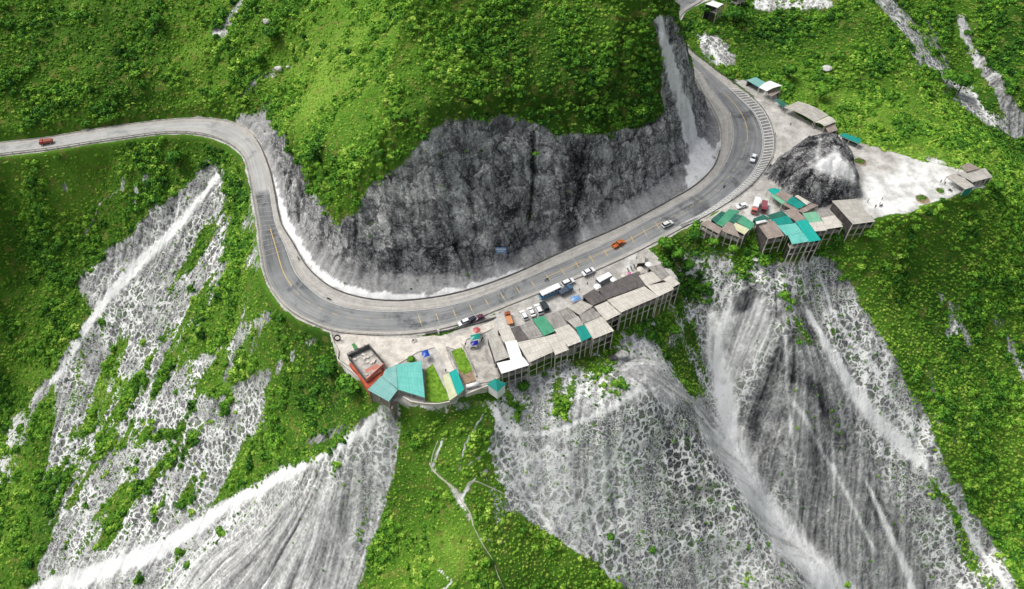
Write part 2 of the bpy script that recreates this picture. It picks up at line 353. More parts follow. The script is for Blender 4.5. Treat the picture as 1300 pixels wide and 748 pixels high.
# big net-patterned bowl
poly("631,508 627,587 646,645 708,687 746,706 785,737 830,790 1090,790 1012,693 958,630 918,560 885,520 850,495 816,482 780,500 740,500 690,500 660,512", .02, .58, 1, wob=4)
poly("640,540 700,560 760,560 800,620 790,690 700,670 640,620", None, .72, .55, wob=20, soft=10); poly("880,700 960,720 1000,760 860,760", None, .66, .5, wob=20, soft=10)
poly("830,520 900,560 940,640 880,680 840,600", None, .42, 1, wob=20, soft=10)
poly("636,498 650,486 700,466 760,441 830,400 862,384 890,388 905,410 890,450 900,490 860,495 826,482 790,512 740,530 690,548 650,540 632,520", .4, .72, .55, wob=6)
line("628,508 632,530 646,546 677,553 708,546 746,532 785,513 816,494", [4,6,7,7,6,6,8,12], 0, 1, 0, wob=2)
line("627,587 646,612 681,646 708,685 746,707 785,742", 4, 0, .95, 0, wob=3); line("816,494 770,600 740,690", 3, 0, .9, 0, k=.7); line("720,550 650,600", 3, 0, .9, 0, k=.7)
poly("800,455 840,440 870,455 880,500 850,520 818,490 790,475", .12, .8, .2, wob=8)
# gully and spur on the right
poly("882,400 905,375 925,350 960,330 1000,335 1058,322 1070,345 1105,400 1133,449 1165,510 1195,574 1225,630 1290,731 1310,790 1060,790 1005,700 955,640 914,560 880,520 890,470", .04, .55, .9, wob=5)
poly("900,345 960,335 1040,330 1050,370 1000,385 960,360 925,400 905,400", .4, .6, .9, wob=10)
poly("905,405 930,380 960,372 980,395 985,420 965,450 935,480 925,520 912,480 905,440", 0, .72, 0, wob=6, soft=3)
poly("930,375 955,360 968,370 950,395 930,400", 0, .3, 0, wob=5); 
poly("975,385 1030,375 1035,395 1000,410 985,405", .2, .55, .3, wob=6)
poly("997,418 985,432 965,480 942,530 952,575 985,625 1010,665 1060,745 1190,770 1150,660 1110,570 1065,490 1032,425", .08, .5, .2, wob=6, soft=2)
poly("1010,400 1040,425 1030,440 1000,430", .45, .3, .5, wob=6)
line("997,430 965,500 955,540", 16, 0, .28, .1, wob=8); line("1000,470 1040,500 1070,560", 20, None, .15, .3, wob=16, k=.7); line("1100,620 1130,680", 22, None, .2, .4, wob=16, k=.7)
line("997,425 999,493 1008,580 1014,655 1030,720", 4, 0, .8, .4, wob=3)
line("1000,500 1060,600 1110,700", 5, 0, .85, 0, wob=10); line("1100,610 1120,660 1150,720 1165,770", [4,8,9,9], 0, .95, 0, wob=8); line("1200,690 1225,760", 10, None, .85, 0, k=.7)
line("880,505 905,560 940,600 960,640", [10,26,26,16], 0, .8, .05, wob=6)
line("906,400 906,440 914,475 926,545 958,630 1008,693 1075,770", [12,22,28,34,38,40,54], 0, 1, 0, wob=7)
line("1026,396 1060,455 1095,511 1130,548 1165,585", [8,14,20,22,14], 0, 1, 0, wob=4)
line("1040,350 1060,400 1110,470 1150,530 1180,600 1240,690 1290,760", [4,5,6,6,7,9,9], 0, .95, .2, wob=6)
line("1180,600 1215,660 1235,720", [10,14,12], .75, None, None, wob=12); line("1055,410 1075,450", 8, .6, None, None); line("1225,700 1260,748", 10, .6, None, None, wob=12)
poly("838,325 905,315 950,330 930,345 900,372 888,402 885,440 900,482 884,503 852,478 832,440 836,400 862,384 850,350", .78, .7, .5, wob=8, soft=3); tint(870,440,30,60,-.2)
# scattered rocky bits in the scrub
for s, wd in [("1190,375 1215,390 1205,425", 16), ("1205,400 1230,440", 12), ("1262,400 1285,450 1300,480", 12), ("1190,530 1215,560", 10), ("1230,365 1250,378", 8), ("1240,540 1250,590", 7), ("1180,470 1186,500", 6),
              ("152,200 162,225 150,240", 10), ("178,225 170,262", 14), ("160,225 148,258", 8), ("128,205 132,238", 5), ("84,228 86,240", 8), ("108,205 112,240", 5),("190,215 176,235",5),
              ("305,0 285,30 275,45", 12), ("290,30 285,50", 8), ("335,95 310,115 300,125", 10), ("345,130 330,145", 8), ("330,25 320,40", 5), ("300,95 310,110", 8), ("350,90 345,96", 10), ("250,70 245,80", 4),("88,415 90,470", 5),("60,485 30,560", 8),
              ("318,200 322,300 330,340", 7), ("300,215 312,290", 6), ("315,330 320,345", 8), ("320,315 308,335", 8), ("925,285 900,300 880,300", 10), ("890,330 880,345", 8), ("920,335 900,345", 8), ("845,370 835,395", 8),("880,395 860,420 850,440", 12)]:
    line(s, wd, .2, .68, .8, wob=10, k=.85)
poly("880,30 905,42 935,72 932,86 908,86 890,60", .1, .6, 1, wob=4); line("905,62 918,84", 8, 0, .85, 0, wob=3)
line("1118,-5 1145,25 1175,70 1205,100 1235,135 1270,160 1310,175", [20,20,24,22,22,20,20], .06, .58, .7, wob=9)
line("1165,15 1190,50 1210,85", [6,10,8], .2, .5, .5, wob=8); line("1218,18 1232,60 1245,80", [9,14,10], .0, .62, .3, wob=5)
line("1245,80 1230,95 1238,125 1262,160", 4, 0, .9, 0, wob=4); line("1250,80 1265,105 1290,150 1310,165", [10,20,22,16], .0, .45, .4, wob=6); line("1245,78 1275,62", 3, 0, .85, 0)
poly("948,-2 1062,-6 1062,10 1000,14 960,12 925,6", .15, .78, .5, wob=5)
poly("1050,170 1085,172 1120,186 1180,200 1215,206 1195,212 1120,200", .3, .75, 0, wob=4)
# pale ground of the yards
poly("1085,200 1140,200 1222,214 1255,236 1185,258 1110,280 1080,262 1088,225", None, 1.0, None, wob=14, soft=6); poly("1062,172 1100,182 1150,200 1130,222 1090,205", None, .55, None, wob=8, soft=4)
poly("780,345 812,320 826,325 800,345", None, .95, None, wob=6, soft=2); poly("935,275 975,240 990,262 960,285", None, .85, None, wob=8, soft=3); poly("930,105 985,130 1040,165 1000,195 975,170", None, .66, None, wob=6, soft=3); poly("850,10 950,0 940,14 870,22", None, .95, None)
# rock knob
poly("960,215 984,198 1030,160 1060,170 1090,200 1094,262 1040,270 990,258", 0, .36, 0, wob=3)
poly("1016,207 1030,200 1046,180 1060,188 1072,200 1086,215 1072,228 1050,220 1030,218", 0, .93, 0, wob=12)
line("1040,175 1036,200", 4, 0, .8, 0, wob=4, k=.7)
VEG = blur(VEG, 2); NET = blur(NET, 3)
for s, wd in [("560,555 552,575 547,592", 4), ("627,590 600,612 588,630", 4), ("640,690 600,680", 3), ("560,720 575,735 560,748", 6), ("150,240 125,262 110,300", 4), ("640,550 612,575 590,590", 4), ("615,530 590,560 583,600", 4),("1060,130 1100,150 1120,178",2)]:
    line(s, wd * .55, .0, .8, 0, wob=14, k=.85)
VT = np.clip(VT * .75 + .1, -1, 1)
tint_final = VT
def samp(A, px, py):
    u = np.clip((px + 300) / 2, 0, A.shape[1] - 1.01); v = np.clip((py + 250) / 2, 0, A.shape[0] - 1.01)
    i = u.astype(int); j = v.astype(int); fu = u - i; fv = v - j
    return A[j, i] * (1 - fu) * (1 - fv) + A[j, i + 1] * fu * (1 - fv) + A[j + 1, i] * (1 - fu) * fv + A[j + 1, i + 1] * fu * fv
pX, pY = proj(GX, GY, Z0)
inside = (GY > 30) & (pX > -298) & (pX < 1596) & (pY > -248) & (pY < 948)
def sf(A, dflt): return np.where(inside, samp(A, pX, pY), dflt).astype(np.float32)
aV = sf(VEG, 1.0); aT = sf(TONE, .55); aN = sf(NET, 0.2); aVT = sf(VT, 0.0)
aT = np.where((side > 0) & (aT > .6), .51 + .45 * sstep(.69, .79, aT + (fbm(GX, GY, 3.2, 3, 481) - .5) * .7), aT).astype(np.float32)
aV = np.where(inside, aV, sstep(.35, .5, fbm(GX, GY, 60, 4, 201)))
aVT = np.clip(aVT + (fbm(GX, GY, 38, 4, 211) - .5) * 1.3, -1, 1)
# downhill streaks: line integral convolution along the slope
cy = slice(oy, oy + len(ys)); cx = slice(ox, ox + len(xs))
Zc = blur(Z0[cy, cx], 4)
gy_, gx_ = np.gradient(Zc, STEP); gl = np.hypot(gx_, gy_) + 1e-6; ux = gx_ / gl; uy = gy_ / gl
def lic(noise, n):
    H_, W_ = noise.shape; acc = noise.copy(); 
    J, I = np.mgrid[0:H_, 0:W_].astype(np.float32)
    for sgn in (1, -1):
        ci = I.copy(); cj = J.copy()
        for k in range(n):
            ii = np.clip(ci.round().astype(np.int32), 0, W_ - 1); jj = np.clip(cj.round().astype(np.int32), 0, H_ - 1)
            ci += sgn * ux[jj, ii]; cj += sgn * uy[jj, ii]
            ii = np.clip(ci.round().astype(np.int32), 0, W_ - 1); jj = np.clip(cj.round().astype(np.int32), 0, H_ - 1)
            acc += noise[jj, ii]
    return acc / (2 * n + 1)
n1 = rng.random(Zc.shape).astype(np.float32); s1 = lic(n1, 18); s1 = (s1 - s1.mean()) / s1.std()
n2 = vnoise(GX[cy, cx] / 2.8, GY[cy, cx] / 2.8, 301); s2 = lic(n2.astype(np.float32), 26); s2 = (s2 - s2.mean()) / s2.std()
STK = np.zeros(GX.shape, np.float32); STK2 = STK.copy()
STK[cy, cx] = s1; STK2[cy, cx] = s2
hill_side = (side > 0) | (KNOB > .1)
STK = np.where(hill_side, STK * .3, STK); STK2 = np.where(hill_side, STK2 * .35, STK2)
mid_ = aV * (1 - aV) * 4
aVe = np.clip(aV + (.07 + .07 * mid_ + .17 * ((pX < 470) & (aN > .45))) * STK2 * (aN > .1) * (aT < .9) + (.25 + .35 * mid_) * (fbm(GX, GY, 6, 3, 451) - .5) + .3 * mid_ * (fbm(GX, GY, 18, 2, 461) - .5) + .05 * aN, 0, 1)
aV = np.where((aV > .97) | (aT > .97), aV, aVe).astype(np.float32)
rock = (1 - aV) * (1 - GR)
steep = np.zeros(GX.shape, np.float32); steep[cy, cx] = np.maximum(sstep(.9, 1.7, gl) * (side[cy, cx] > 0), KNOB[cy, cx])
safe = sstep(1.5, 5, offr) * (1 - GR)
rockamp = rock * np.where(side > 0, sstep(1.0, 9, d), safe)
smooth_ch = sstep(.85, 1, aT)
Z = Z + rockamp * (STK2 * np.where(aN > .4, .5, .34) + STK * .12 + (fbm(GX, GY, 2.6, 2, 471) - .5) * .9) * (1 - .7 * smooth_ch) * (1 - .9 * steep)
Z = Z + np.where(side > 0, sstep(2, 12, d), safe) * aV * (fbm(GX, GY, 3.5, 2, 421) - .5) * 1.2
Z = Z.astype(np.float32)
# the two hollows under road shoulders must stay below the paving
def height(x, y):
    i = np.clip(np.searchsorted(XS, x) - 1, 0, len(XS) - 2); j = np.clip(np.searchsorted(YS, y) - 1, 0, len(YS) - 2)
    fx = (x - XS[i]) / (XS[i + 1] - XS[i]); fy = (y - YS[j]) / (YS[j + 1] - YS[j])
    return Z[j, i] * (1 - fx) * (1 - fy) + Z[j, i + 1] * fx * (1 - fy) + Z[j + 1, i] * (1 - fx) * fy + Z[j + 1, i + 1] * fx * fy
def gridv(A, x, y):
    i = np.clip(np.searchsorted(XS, x), 0, len(XS) - 1); j = np.clip(np.searchsorted(YS, y), 0, len(YS) - 1); return A[j, i]
def ground_at(px, py, tmax=700):
    a = (px - 650.0) / F; b = (374.0 - py) / F; dx, dy, dz = a, CP + b * SP, -SP + b * CP
    t = np.arange(100, tmax, .5); z = CH + dz * t; h = height(dx * t, dy * t); k = np.argmax(z <= h)
    return np.array([dx * t[k], dy * t[k], h[k]])
ny, nx = GX.shape
me = bpy.data.meshes.new("mountainside")
co = np.empty((ny * nx, 3), np.float32); co[:, 0] = GX.ravel(); co[:, 1] = GY.ravel(); co[:, 2] = Z.ravel()
idx = np.arange(ny * nx).reshape(ny, nx)
q = np.stack([idx[:-1, :-1], idx[:-1, 1:], idx[1:, 1:], idx[1:, :-1]], -1).reshape(-1, 4).astype(np.int32)
me.vertices.add(len(co)); me.vertices.foreach_set("co", co.ravel())
me.loops.add(q.size); me.loops.foreach_set("vertex_index", q.ravel())
me.polygons.add(len(q)); me.polygons.foreach_set("loop_start", np.arange(0, q.size, 4, dtype=np.int32))
me.polygons.foreach_set("use_smooth", np.ones(len(q), bool))
me.update()
def cattr(name, chans):
    a = me.attributes.new(name, 'FLOAT_COLOR', 'POINT')
    a.data.foreach_set("color", np.stack([c.ravel() for c in chans], -1).astype(np.float32).ravel())
cattr("cover", [aV, aT, aN, aVT * .5 + .5])
cattr("detail", [np.clip(STK * .17 + .5, 0, 1), np.clip(STK2 * .17 + .5, 0, 1), GR, steep])
# ------------------------------------------------------------------ node helpers
def lin(r, g=None, b=None):
    if g is None: g = b = r
    f = lambda c: ((c / 255 + .055) / 1.055) ** 2.4 if c > 10 else c / 255 / 12.92
    return (f(r), f(g), f(b), 1)
class N:
    def __init__(s, name, rough=.9, spec=.2):
        s.m = bpy.data.materials.new(name); s.m.use_nodes = True; s.t = s.m.node_tree; s.t.nodes.clear()
        s.o = s.t.nodes.new('ShaderNodeOutputMaterial'); s.b = s.t.nodes.new('ShaderNodeBsdfPrincipled')
        s.b.inputs['Roughness'].default_value = rough; s.b.inputs['Specular IOR Level'].default_value = spec
        s.l(s.b.outputs[0], s.o.inputs[0])
    def l(s, a, b): s.t.links.new(a, b)
    def n(s, t, **k):
        x = s.t.nodes.new(t)
        for kk, v in k.items(): setattr(x, kk, v)
        return x
    def put(s, sock, v):
        if hasattr(v, 'is_linked') or isinstance(v, bpy.types.NodeSocket): s.l(v, sock)
        else: sock.default_value = v
    def math(s, op, a, b=None, c=None, clamp=False):
        x = s.n('ShaderNodeMath', operation=op, use_clamp=clamp); s.put(x.inputs[0], a)
        if b is not None: s.put(x.inputs[1], b)
        if c is not None: s.put(x.inputs[2], c)
        return x.outputs[0]
    def ss(s, v, a, b):
        x = s.n('ShaderNodeMapRange', interpolation_type='SMOOTHSTEP'); s.put(x.inputs['Value'], v); x.inputs['From Min'].default_value = a; x.inputs['From Max'].default_value = b
        return x.outputs[0]
    def mix(s, f, a, b, mode='MIX'):
        x = s.n('ShaderNodeMix', data_type='RGBA', blend_type=mode); s.put(x.inputs[0], f); s.put(x.inputs[6], a); s.put(x.inputs[7], b); return x.outputs[2]
    def noise(s, vec, sc, det=3, rough=.6, dist=0):
        x = s.n('ShaderNodeTexNoise'); s.l(vec, x.inputs['Vector']); x.inputs['Scale'].default_value = sc; x.inputs['Detail'].default_value = det; x.inputs['Roughness'].default_value = rough; x.inputs['Distortion'].default_value = dist
        return x.outputs['Fac']
    def pos(s): return s.n('ShaderNodeNewGeometry').outputs['Position']
    def vmul(s, v, k):
        x = s.n('ShaderNodeVectorMath', operation='MULTIPLY'); s.l(v, x.inputs[0]); x.inputs[1].default_value = k; return x.outputs[0]
    def ramp(s, f, stops, interp='LINEAR'):
        x = s.n('ShaderNodeValToRGB'); x.color_ramp.interpolation = interp; e = x.color_ramp.elements
        while len(e) < len(stops): e.new(.5)
        for i, (p, c) in enumerate(stops): e[i].position = p; e[i].color = c
        s.put(x.inputs[0], f); return x.outputs[0]
    def bump(s, h, st=.5, dist=.1):
        x = s.n('ShaderNodeBump'); x.inputs['Strength'].default_value = st; x.inputs['Distance'].default_value = dist; s.l(h, x.inputs['Height']); s.l(x.outputs[0], s.b.inputs['Normal'])
    def col(s, c): s.put(s.b.inputs['Base Color'], c)
# ------------------------------------------------------------------ mountainside material
g = N("mountainside", .95, .1)
a1 = g.n('ShaderNodeAttribute', attribute_name='cover'); a2 = g.n('ShaderNodeAttribute', attribute_name='detail')
s1_ = g.n('ShaderNodeSeparateColor'); g.l(a1.outputs['Color'], s1_.inputs[0]); s2_ = g.n('ShaderNodeSeparateColor'); g.l(a2.outputs['Color'], s2_.inputs[0])
veg, tone, net = s1_.outputs; vtn = a1.outputs['Alpha']; stk, stk2, grv = s2_.outputs; stp = a2.outputs['Alpha']; stp = g.math('MULTIPLY', stp, g.math('SUBTRACT', 1, g.math('MULTIPLY', g.ss(tone, .65, .95), .75)))
P = g.pos()
nA = g.noise(P, .9, 4, .7); nB = g.noise(P, .18, 4, .6); nC = g.noise(P, 3.0, 3, .7)
Pc = g.vmul(P, (1, 1, .5)); nD = g.noise(Pc, .42, 6, .78, .8)
# net of pale ridges
wv = g.n('ShaderNodeTexNoise'); wv.inputs['Scale'].default_value = .5; wv.inputs['Detail'].default_value = 4; g.l(P, wv.inputs['Vector'])
wa = g.n('ShaderNodeVectorMath', operation='MULTIPLY_ADD'); g.l(wv.outputs['Color'], wa.inputs[0]); wa.inputs[1].default_value = (4.2, 4.2, 0); g.l(g.vmul(P, (1, 1, .55)), wa.inputs[2])
def vor(sc, vec):
    v = g.n('ShaderNodeTexVoronoi', feature='DISTANCE_TO_EDGE'); v.inputs['Scale'].default_value = sc; g.l(vec, v.inputs['Vector']); return v.outputs['Distance']
e1_ = vor(.33, wa.outputs[0]); e2_ = vor(.8, wa.outputs[0])
edge = g.math('SUBTRACT', 1, g.ss(g.math('ADD', e1_, g.math('MULTIPLY', g.math('SUBTRACT', nA, .5), .12)), .02, .17))
edge2 = g.math('MULTIPLY', g.math('SUBTRACT', 1, g.ss(g.math('ADD', e2_, g.math('MULTIPLY', g.math('SUBTRACT', nC, .5), .1)), .0, .13)), .6)
sx = g.n('ShaderNodeSeparateXYZ'); g.l(P, sx.inputs[0]); nW = g.noise(P, .13, 3, .55); nW2 = g.noise(P, .55, 3, .6)
def trail(expr, per, wd):
    t = g.math('ABSOLUTE', g.math('SUBTRACT', g.math('FRACT', g.math('ADD', g.math('DIVIDE', expr, per), g.math('ADD', g.math('MULTIPLY', nW, 2.0), g.math('MULTIPLY', nW2, .25)))), .5))
    return g.math('SUBTRACT', 1, g.ss(t, wd * .3, wd))
lin1 = trail(sx.outputs[2], 7.0, .05); lin2 = trail(g.math('ADD', g.math('MULTIPLY', sx.outputs[0], .85), g.math('MULTIPLY', sx.outputs[1], -.35)), 9.0, .045)
nM = g.noise(P, .05, 2, .5); lin1 = g.math('MULTIPLY', lin1, g.ss(nM, .35, .55)); lin2 = g.math('MULTIPLY', lin2, g.ss(g.noise(P, .07, 2, .5), .4, .55))
edge = g.math('MAXIMUM', g.math('MAXIMUM', g.math('MULTIPLY', lin1, .85), g.math('MULTIPLY', lin2, .9)), g.math('MULTIPLY', edge, 1.0))
edge = g.math('MULTIPLY', g.math('MAXIMUM', g.math('MULTIPLY', edge, g.math('SUBTRACT', 1.1, g.ss(nM, .45, .7))), g.math('MULTIPLY', edge2, g.math('MULTIPLY_ADD', g.ss(nM, .4, .65), 1.0, .7))), g.math('ADD', .35, g.math('MULTIPLY', nB, 1.0)))
cr = vor(.16, g.vmul(wa.outputs[0], (1, 1, 1))); crk = g.math('SUBTRACT', 1, g.ss(g.math('ADD', cr, g.math('MULTIPLY', g.math('SUBTRACT', nA, .5), .25)), .0, .10))
nE = g.noise(g.vmul(P, (1, 1, .8)), .11, 3, .6, .4)
# rock brightness
tv = g.math('ADD', tone, g.math('MULTIPLY', g.math('SUBTRACT', stk, .5), g.math('MULTIPLY_ADD', net, -.4, .72)))
tv = g.math('ADD', tv, g.math('MULTIPLY', g.math('SUBTRACT', stk2, .5), g.math('MULTIPLY_ADD', net, -.4, .52)))
tv = g.math('ADD', tv, g.math('MULTIPLY', g.math('SUBTRACT', nD, .5), g.math('MULTIPLY_ADD', stp, .4, .35)))
tv = g.math('ADD', tv, g.math('MULTIPLY', g.math('SUBTRACT', nB, .5), .35))
tv = g.math('ADD', tv, g.math('MULTIPLY', net, g.math('MULTIPLY_ADD', edge, .85, -.3)))
tv = g.math('ADD', tv, g.math('MULTIPLY', stp, g.math('ADD', g.math('MULTIPLY', g.math('SUBTRACT', nE, .5), .7), g.math('ADD', g.math('MULTIPLY', crk, -.22), g.math('MULTIPLY', g.math('SUBTRACT', nC, .5), .5)))))
strata = g.noise(g.vmul(P, (.16, .16, 1.1)), .8, 3, .6, .6); fiss = g.noise(g.vmul(P, (1.1, 1.1, .12)), .7, 3, .65, .5)
lines_ = g.math('ADD', g.math('MULTIPLY', g.math('SUBTRACT', 1, g.ss(g.math('ABSOLUTE', g.math('SUBTRACT', strata, .5)), .0, .03)), .16), g.math('MULTIPLY', g.math('SUBTRACT', 1, g.ss(g.math('ABSOLUTE', g.math('SUBTRACT', fiss, .5)), .0, .035)), -.2))
fv = g.n('ShaderNodeTexVoronoi', feature='F1'); fv.inputs['Scale'].default_value = .42; g.l(g.vmul(wa.outputs[0], (1, 1, .55)), fv.inputs['Vector']); fs = g.n('ShaderNodeSeparateColor'); g.l(fv.outputs['Color'], fs.inputs[0])
tv = g.math('ADD', tv, g.math('MULTIPLY', lines_, stp)); tv = g.math('ADD', tv, g.math('MULTIPLY', g.math('SUBTRACT', fs.outputs[0], .5), g.math('MULTIPLY', stp, .26)))
tv = g.math('ADD', tv, g.math('MULTIPLY', g.ss(nA, .55, .68), g.math('MULTIPLY', stp, .22)))
tv = g.math('ADD', tv, g.math('ADD', g.math('MULTIPLY', g.math('SUBTRACT', nA, .5), .45), g.math('MULTIPLY', g.math('SUBTRACT', nC, .5), .3)))
tv = g.math('MAXIMUM', tv, g.math('SUBTRACT', g.math('MULTIPLY', tone, 1.5), g.math('ADD', .62, g.math('ADD', g.math('MULTIPLY', g.math('SUBTRACT', nA, .5), .8), g.math('MULTIPLY', g.math('SUBTRACT', stk, .5), -.6)))))
rockc = g.ramp(tv, [(0, lin(34, 34, 37)), (.22, lin(80, 80, 83)), (.42, lin(128, 128, 128)), (.64, lin(174, 174, 173)), (.84, lin(216, 216, 214)), (1, lin(240, 240, 239))])
# green in the cells of the net
cellg = g.math('MULTIPLY', g.math('MULTIPLY', net, g.math('SUBTRACT', 1, edge)), g.ss(g.math('ADD', g.math('MULTIPLY', nA, .5), g.math('MULTIPLY', nB, .6)), .53, .66))
cellg = g.math('MULTIPLY', cellg, .75)
vm = g.ss(g.math('ADD', veg, g.math('ADD', g.math('MULTIPLY', g.math('ADD', g.math('SUBTRACT', nA, .5), g.math('MULTIPLY', g.math('SUBTRACT', nB, .5), .6)), .9), g.math('MULTIPLY', g.math('MULTIPLY', g.math('SUBTRACT', .35, edge), net), .35))), .42, .62)
vm = g.math('MAXIMUM', vm, cellg)
vcol = g.ramp(g.math('ADD', g.math('MULTIPLY', vtn, .75), g.math('MULTIPLY', g.math('ADD', nA, g.math('MULTIPLY', nB, .4)), .25)), [(0, lin(20, 40, 16)), (.4, lin(44, 78, 24)), (.7, lin(88, 130, 40)), (1, lin(146, 180, 74))])  # ground greens kept dark, painting in the shade between bushes
vcol = g.mix(g.ss(nC, .55, .75), vcol, lin(24, 44, 8))
vcol = g.mix(g.math('MULTIPLY', g.ss(g.noise(P, .25, 4), .52, .64), .7), vcol, lin(120, 122, 62))
grc = g.ramp(g.math('ADD', g.math('MULTIPLY', nB, .7), g.math('MULTIPLY', nA, .3)), [(.3, lin(138, 136, 130)), (.5, lin(184, 181, 175)), (.7, lin(222, 220, 215))])
grc = g.mix(g.ss(tone, .65, 1.0), grc, g.mix(g.ss(nB, .35, .6), lin(188, 188, 184), lin(236, 236, 233)));
c = g.mix(vm, rockc, vcol); c = g.mix(g.ss(g.math('ADD', grv, g.math('MULTIPLY', g.math('SUBTRACT', nA, .5), 1.1)), .4, .6), c, grc)
g.col(c)
hh = g.math('ADD', g.math('MULTIPLY', nD, g.math('MULTIPLY_ADD', stp, 2.0, 1.3)), g.math('ADD', g.math('MULTIPLY', nC, .3), g.math('MULTIPLY', nA, .5)))
g.bump(hh, .85, .6)
me.materials.append(g.m)
ter = bpy.data.objects.new("mountainside", me); col.objects.link(ter); ter["kind"] = "structure"

def footpath(px, wd):
    P = catmull([ground_at(*p) for p in px], 12); bm = bmesh.new(); prev = None
    for i in range(len(P)):
        t = P[min(i + 1, len(P) - 1)] - P[max(i - 1, 0)]; n = np.array([-t[1], t[0]]) / (np.hypot(t[0], t[1]) + 1e-6) * wd / 2 * (.7 + .6 * random.random()); cur = []
        for s in (-1, -.3, .3, 1):
            x, y = P[i][0] + n[0] * s, P[i][1] + n[1] * s; cur.append(bm.verts.new((x, y, float(height(x, y)) + .14 - .2 * (abs(s) == 1))))
        if prev:
            for k in range(3): bm.faces.new([prev[k], prev[k + 1], cur[k + 1], cur[k]])
        prev = cur
    bmesh.ops.recalc_face_normals(bm, faces=bm.faces)
    m = bpy.data.meshes.new("footpath"); bm.to_mesh(m); bm.free(); gp = N("trodden_path", .95, .1); gp.col(gp.mix(gp.noise(gp.pos(), .8, 4), lin(150, 146, 122), lin(216, 210, 192))); m.materials.append(gp.m)
    o = bpy.data.objects.new("footpath", m); col.objects.link(o); o["kind"] = "structure"
    PATHS.append(P)
PATHS = []
footpath([(545,588),(552,600),(563,610),(577,622),(588,640),(597,652),(601,668)], .6)
footpath([(556,560),(550,575),(547,590)], .4); footpath([(601,668),(612,690),(626,712),(632,730),(645,760)], .4); footpath([(648,632),(620,618),(598,612),(588,628)], .4)
# ------------------------------------------------------------------ leafy scrub
scene.cycles.max_bounces = 3; scene.cycles.diffuse_bounces = 2; scene.cycles.glossy_bounces = 1; scene.cycles.transmission_bounces = 2; scene.cycles.transparent_max_bounces = 4
scene.cycles.use_adaptive_sampling = True; scene.cycles.adaptive_threshold = 0.03
def leaf_mat(name, inst=True):
    g = N(name, .8, .12)
    if inst:
        a = g.n('ShaderNodeAttribute', attribute_type='INSTANCER', attribute_name='tint'); t = a.outputs['Fac']
    else:
        t = g.n('ShaderNodeObjectInfo').outputs['Random']; t = g.math('MULTIPLY_ADD', t, .25, .16)
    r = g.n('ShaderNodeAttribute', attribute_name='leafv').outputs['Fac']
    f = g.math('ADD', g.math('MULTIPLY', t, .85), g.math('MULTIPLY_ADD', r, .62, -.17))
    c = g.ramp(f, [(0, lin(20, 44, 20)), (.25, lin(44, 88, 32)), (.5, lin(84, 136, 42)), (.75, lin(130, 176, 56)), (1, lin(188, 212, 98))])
    g.col(c)
    return g.m
LEAF = leaf_mat("scrub_leaves"); LEAFT = leaf_mat("tree_leaves", False)
def leaf_mesh(name, n, lobes, size, seed, r=1.0, flat=.75, base=-.15):
    rg = np.random.default_rng(seed); V = []; Fv = []; L = []
    cs = [(rg.uniform(-.45, .45) * r, rg.uniform(-.45, .45) * r, rg.uniform(.0, .5) * r * flat, rg.uniform(.45, .8) * r) for _ in range(lobes)]
    for i in range(n):
        c = cs[i % lobes]; v = rg.normal(size=3); v /= np.linalg.norm(v); v[2] = abs(v[2]) * 1.0 - .12
        rad = c[3] * (rg.uniform(.5, 1.12)); p = np.array([c[0], c[1], c[2]]) + v * rad * np.array([1, 1, flat]); p[2] = max(p[2], base)
        nn = v + np.array([0, 0, .25]) + rg.normal(size=3) * .32; nn /= np.linalg.norm(nn); t = np.cross(nn, rg.normal(size=3)); t /= np.linalg.norm(t) + 1e-6; b = np.cross(nn, t)
        s = size * rg.uniform(.6, 1.3); k = len(V)
        V += [p - t * s, p - b * s * .62, p + t * s, p + b * s * .62]; Fv.append((k, k + 1, k + 2, k + 3)); L += [float(np.clip(.35 * (rad / c[3] - .5) + .5 * (p[2] / (r * flat)) * .6 + rg.uniform(0, .5), 0, 1))] * 4  # leaf tone rises upward and outward: lit tops and shaded undersides painted in
    m = bpy.data.meshes.new(name); m.from_pydata([tuple(v) for v in V], [], Fv)
    at_ = m.attributes.new('leafv', 'FLOAT', 'POINT'); at_.data.foreach_set('value', L); return m
lib = bpy.data.collections.new("scrub_bush_kinds")
for i in range(6):
    m = leaf_mesh("bush", 150, 3 + i % 3, .24, 40 + i); m.materials.append(LEAF); lib.objects.link(bpy.data.objects.new("bush", m))
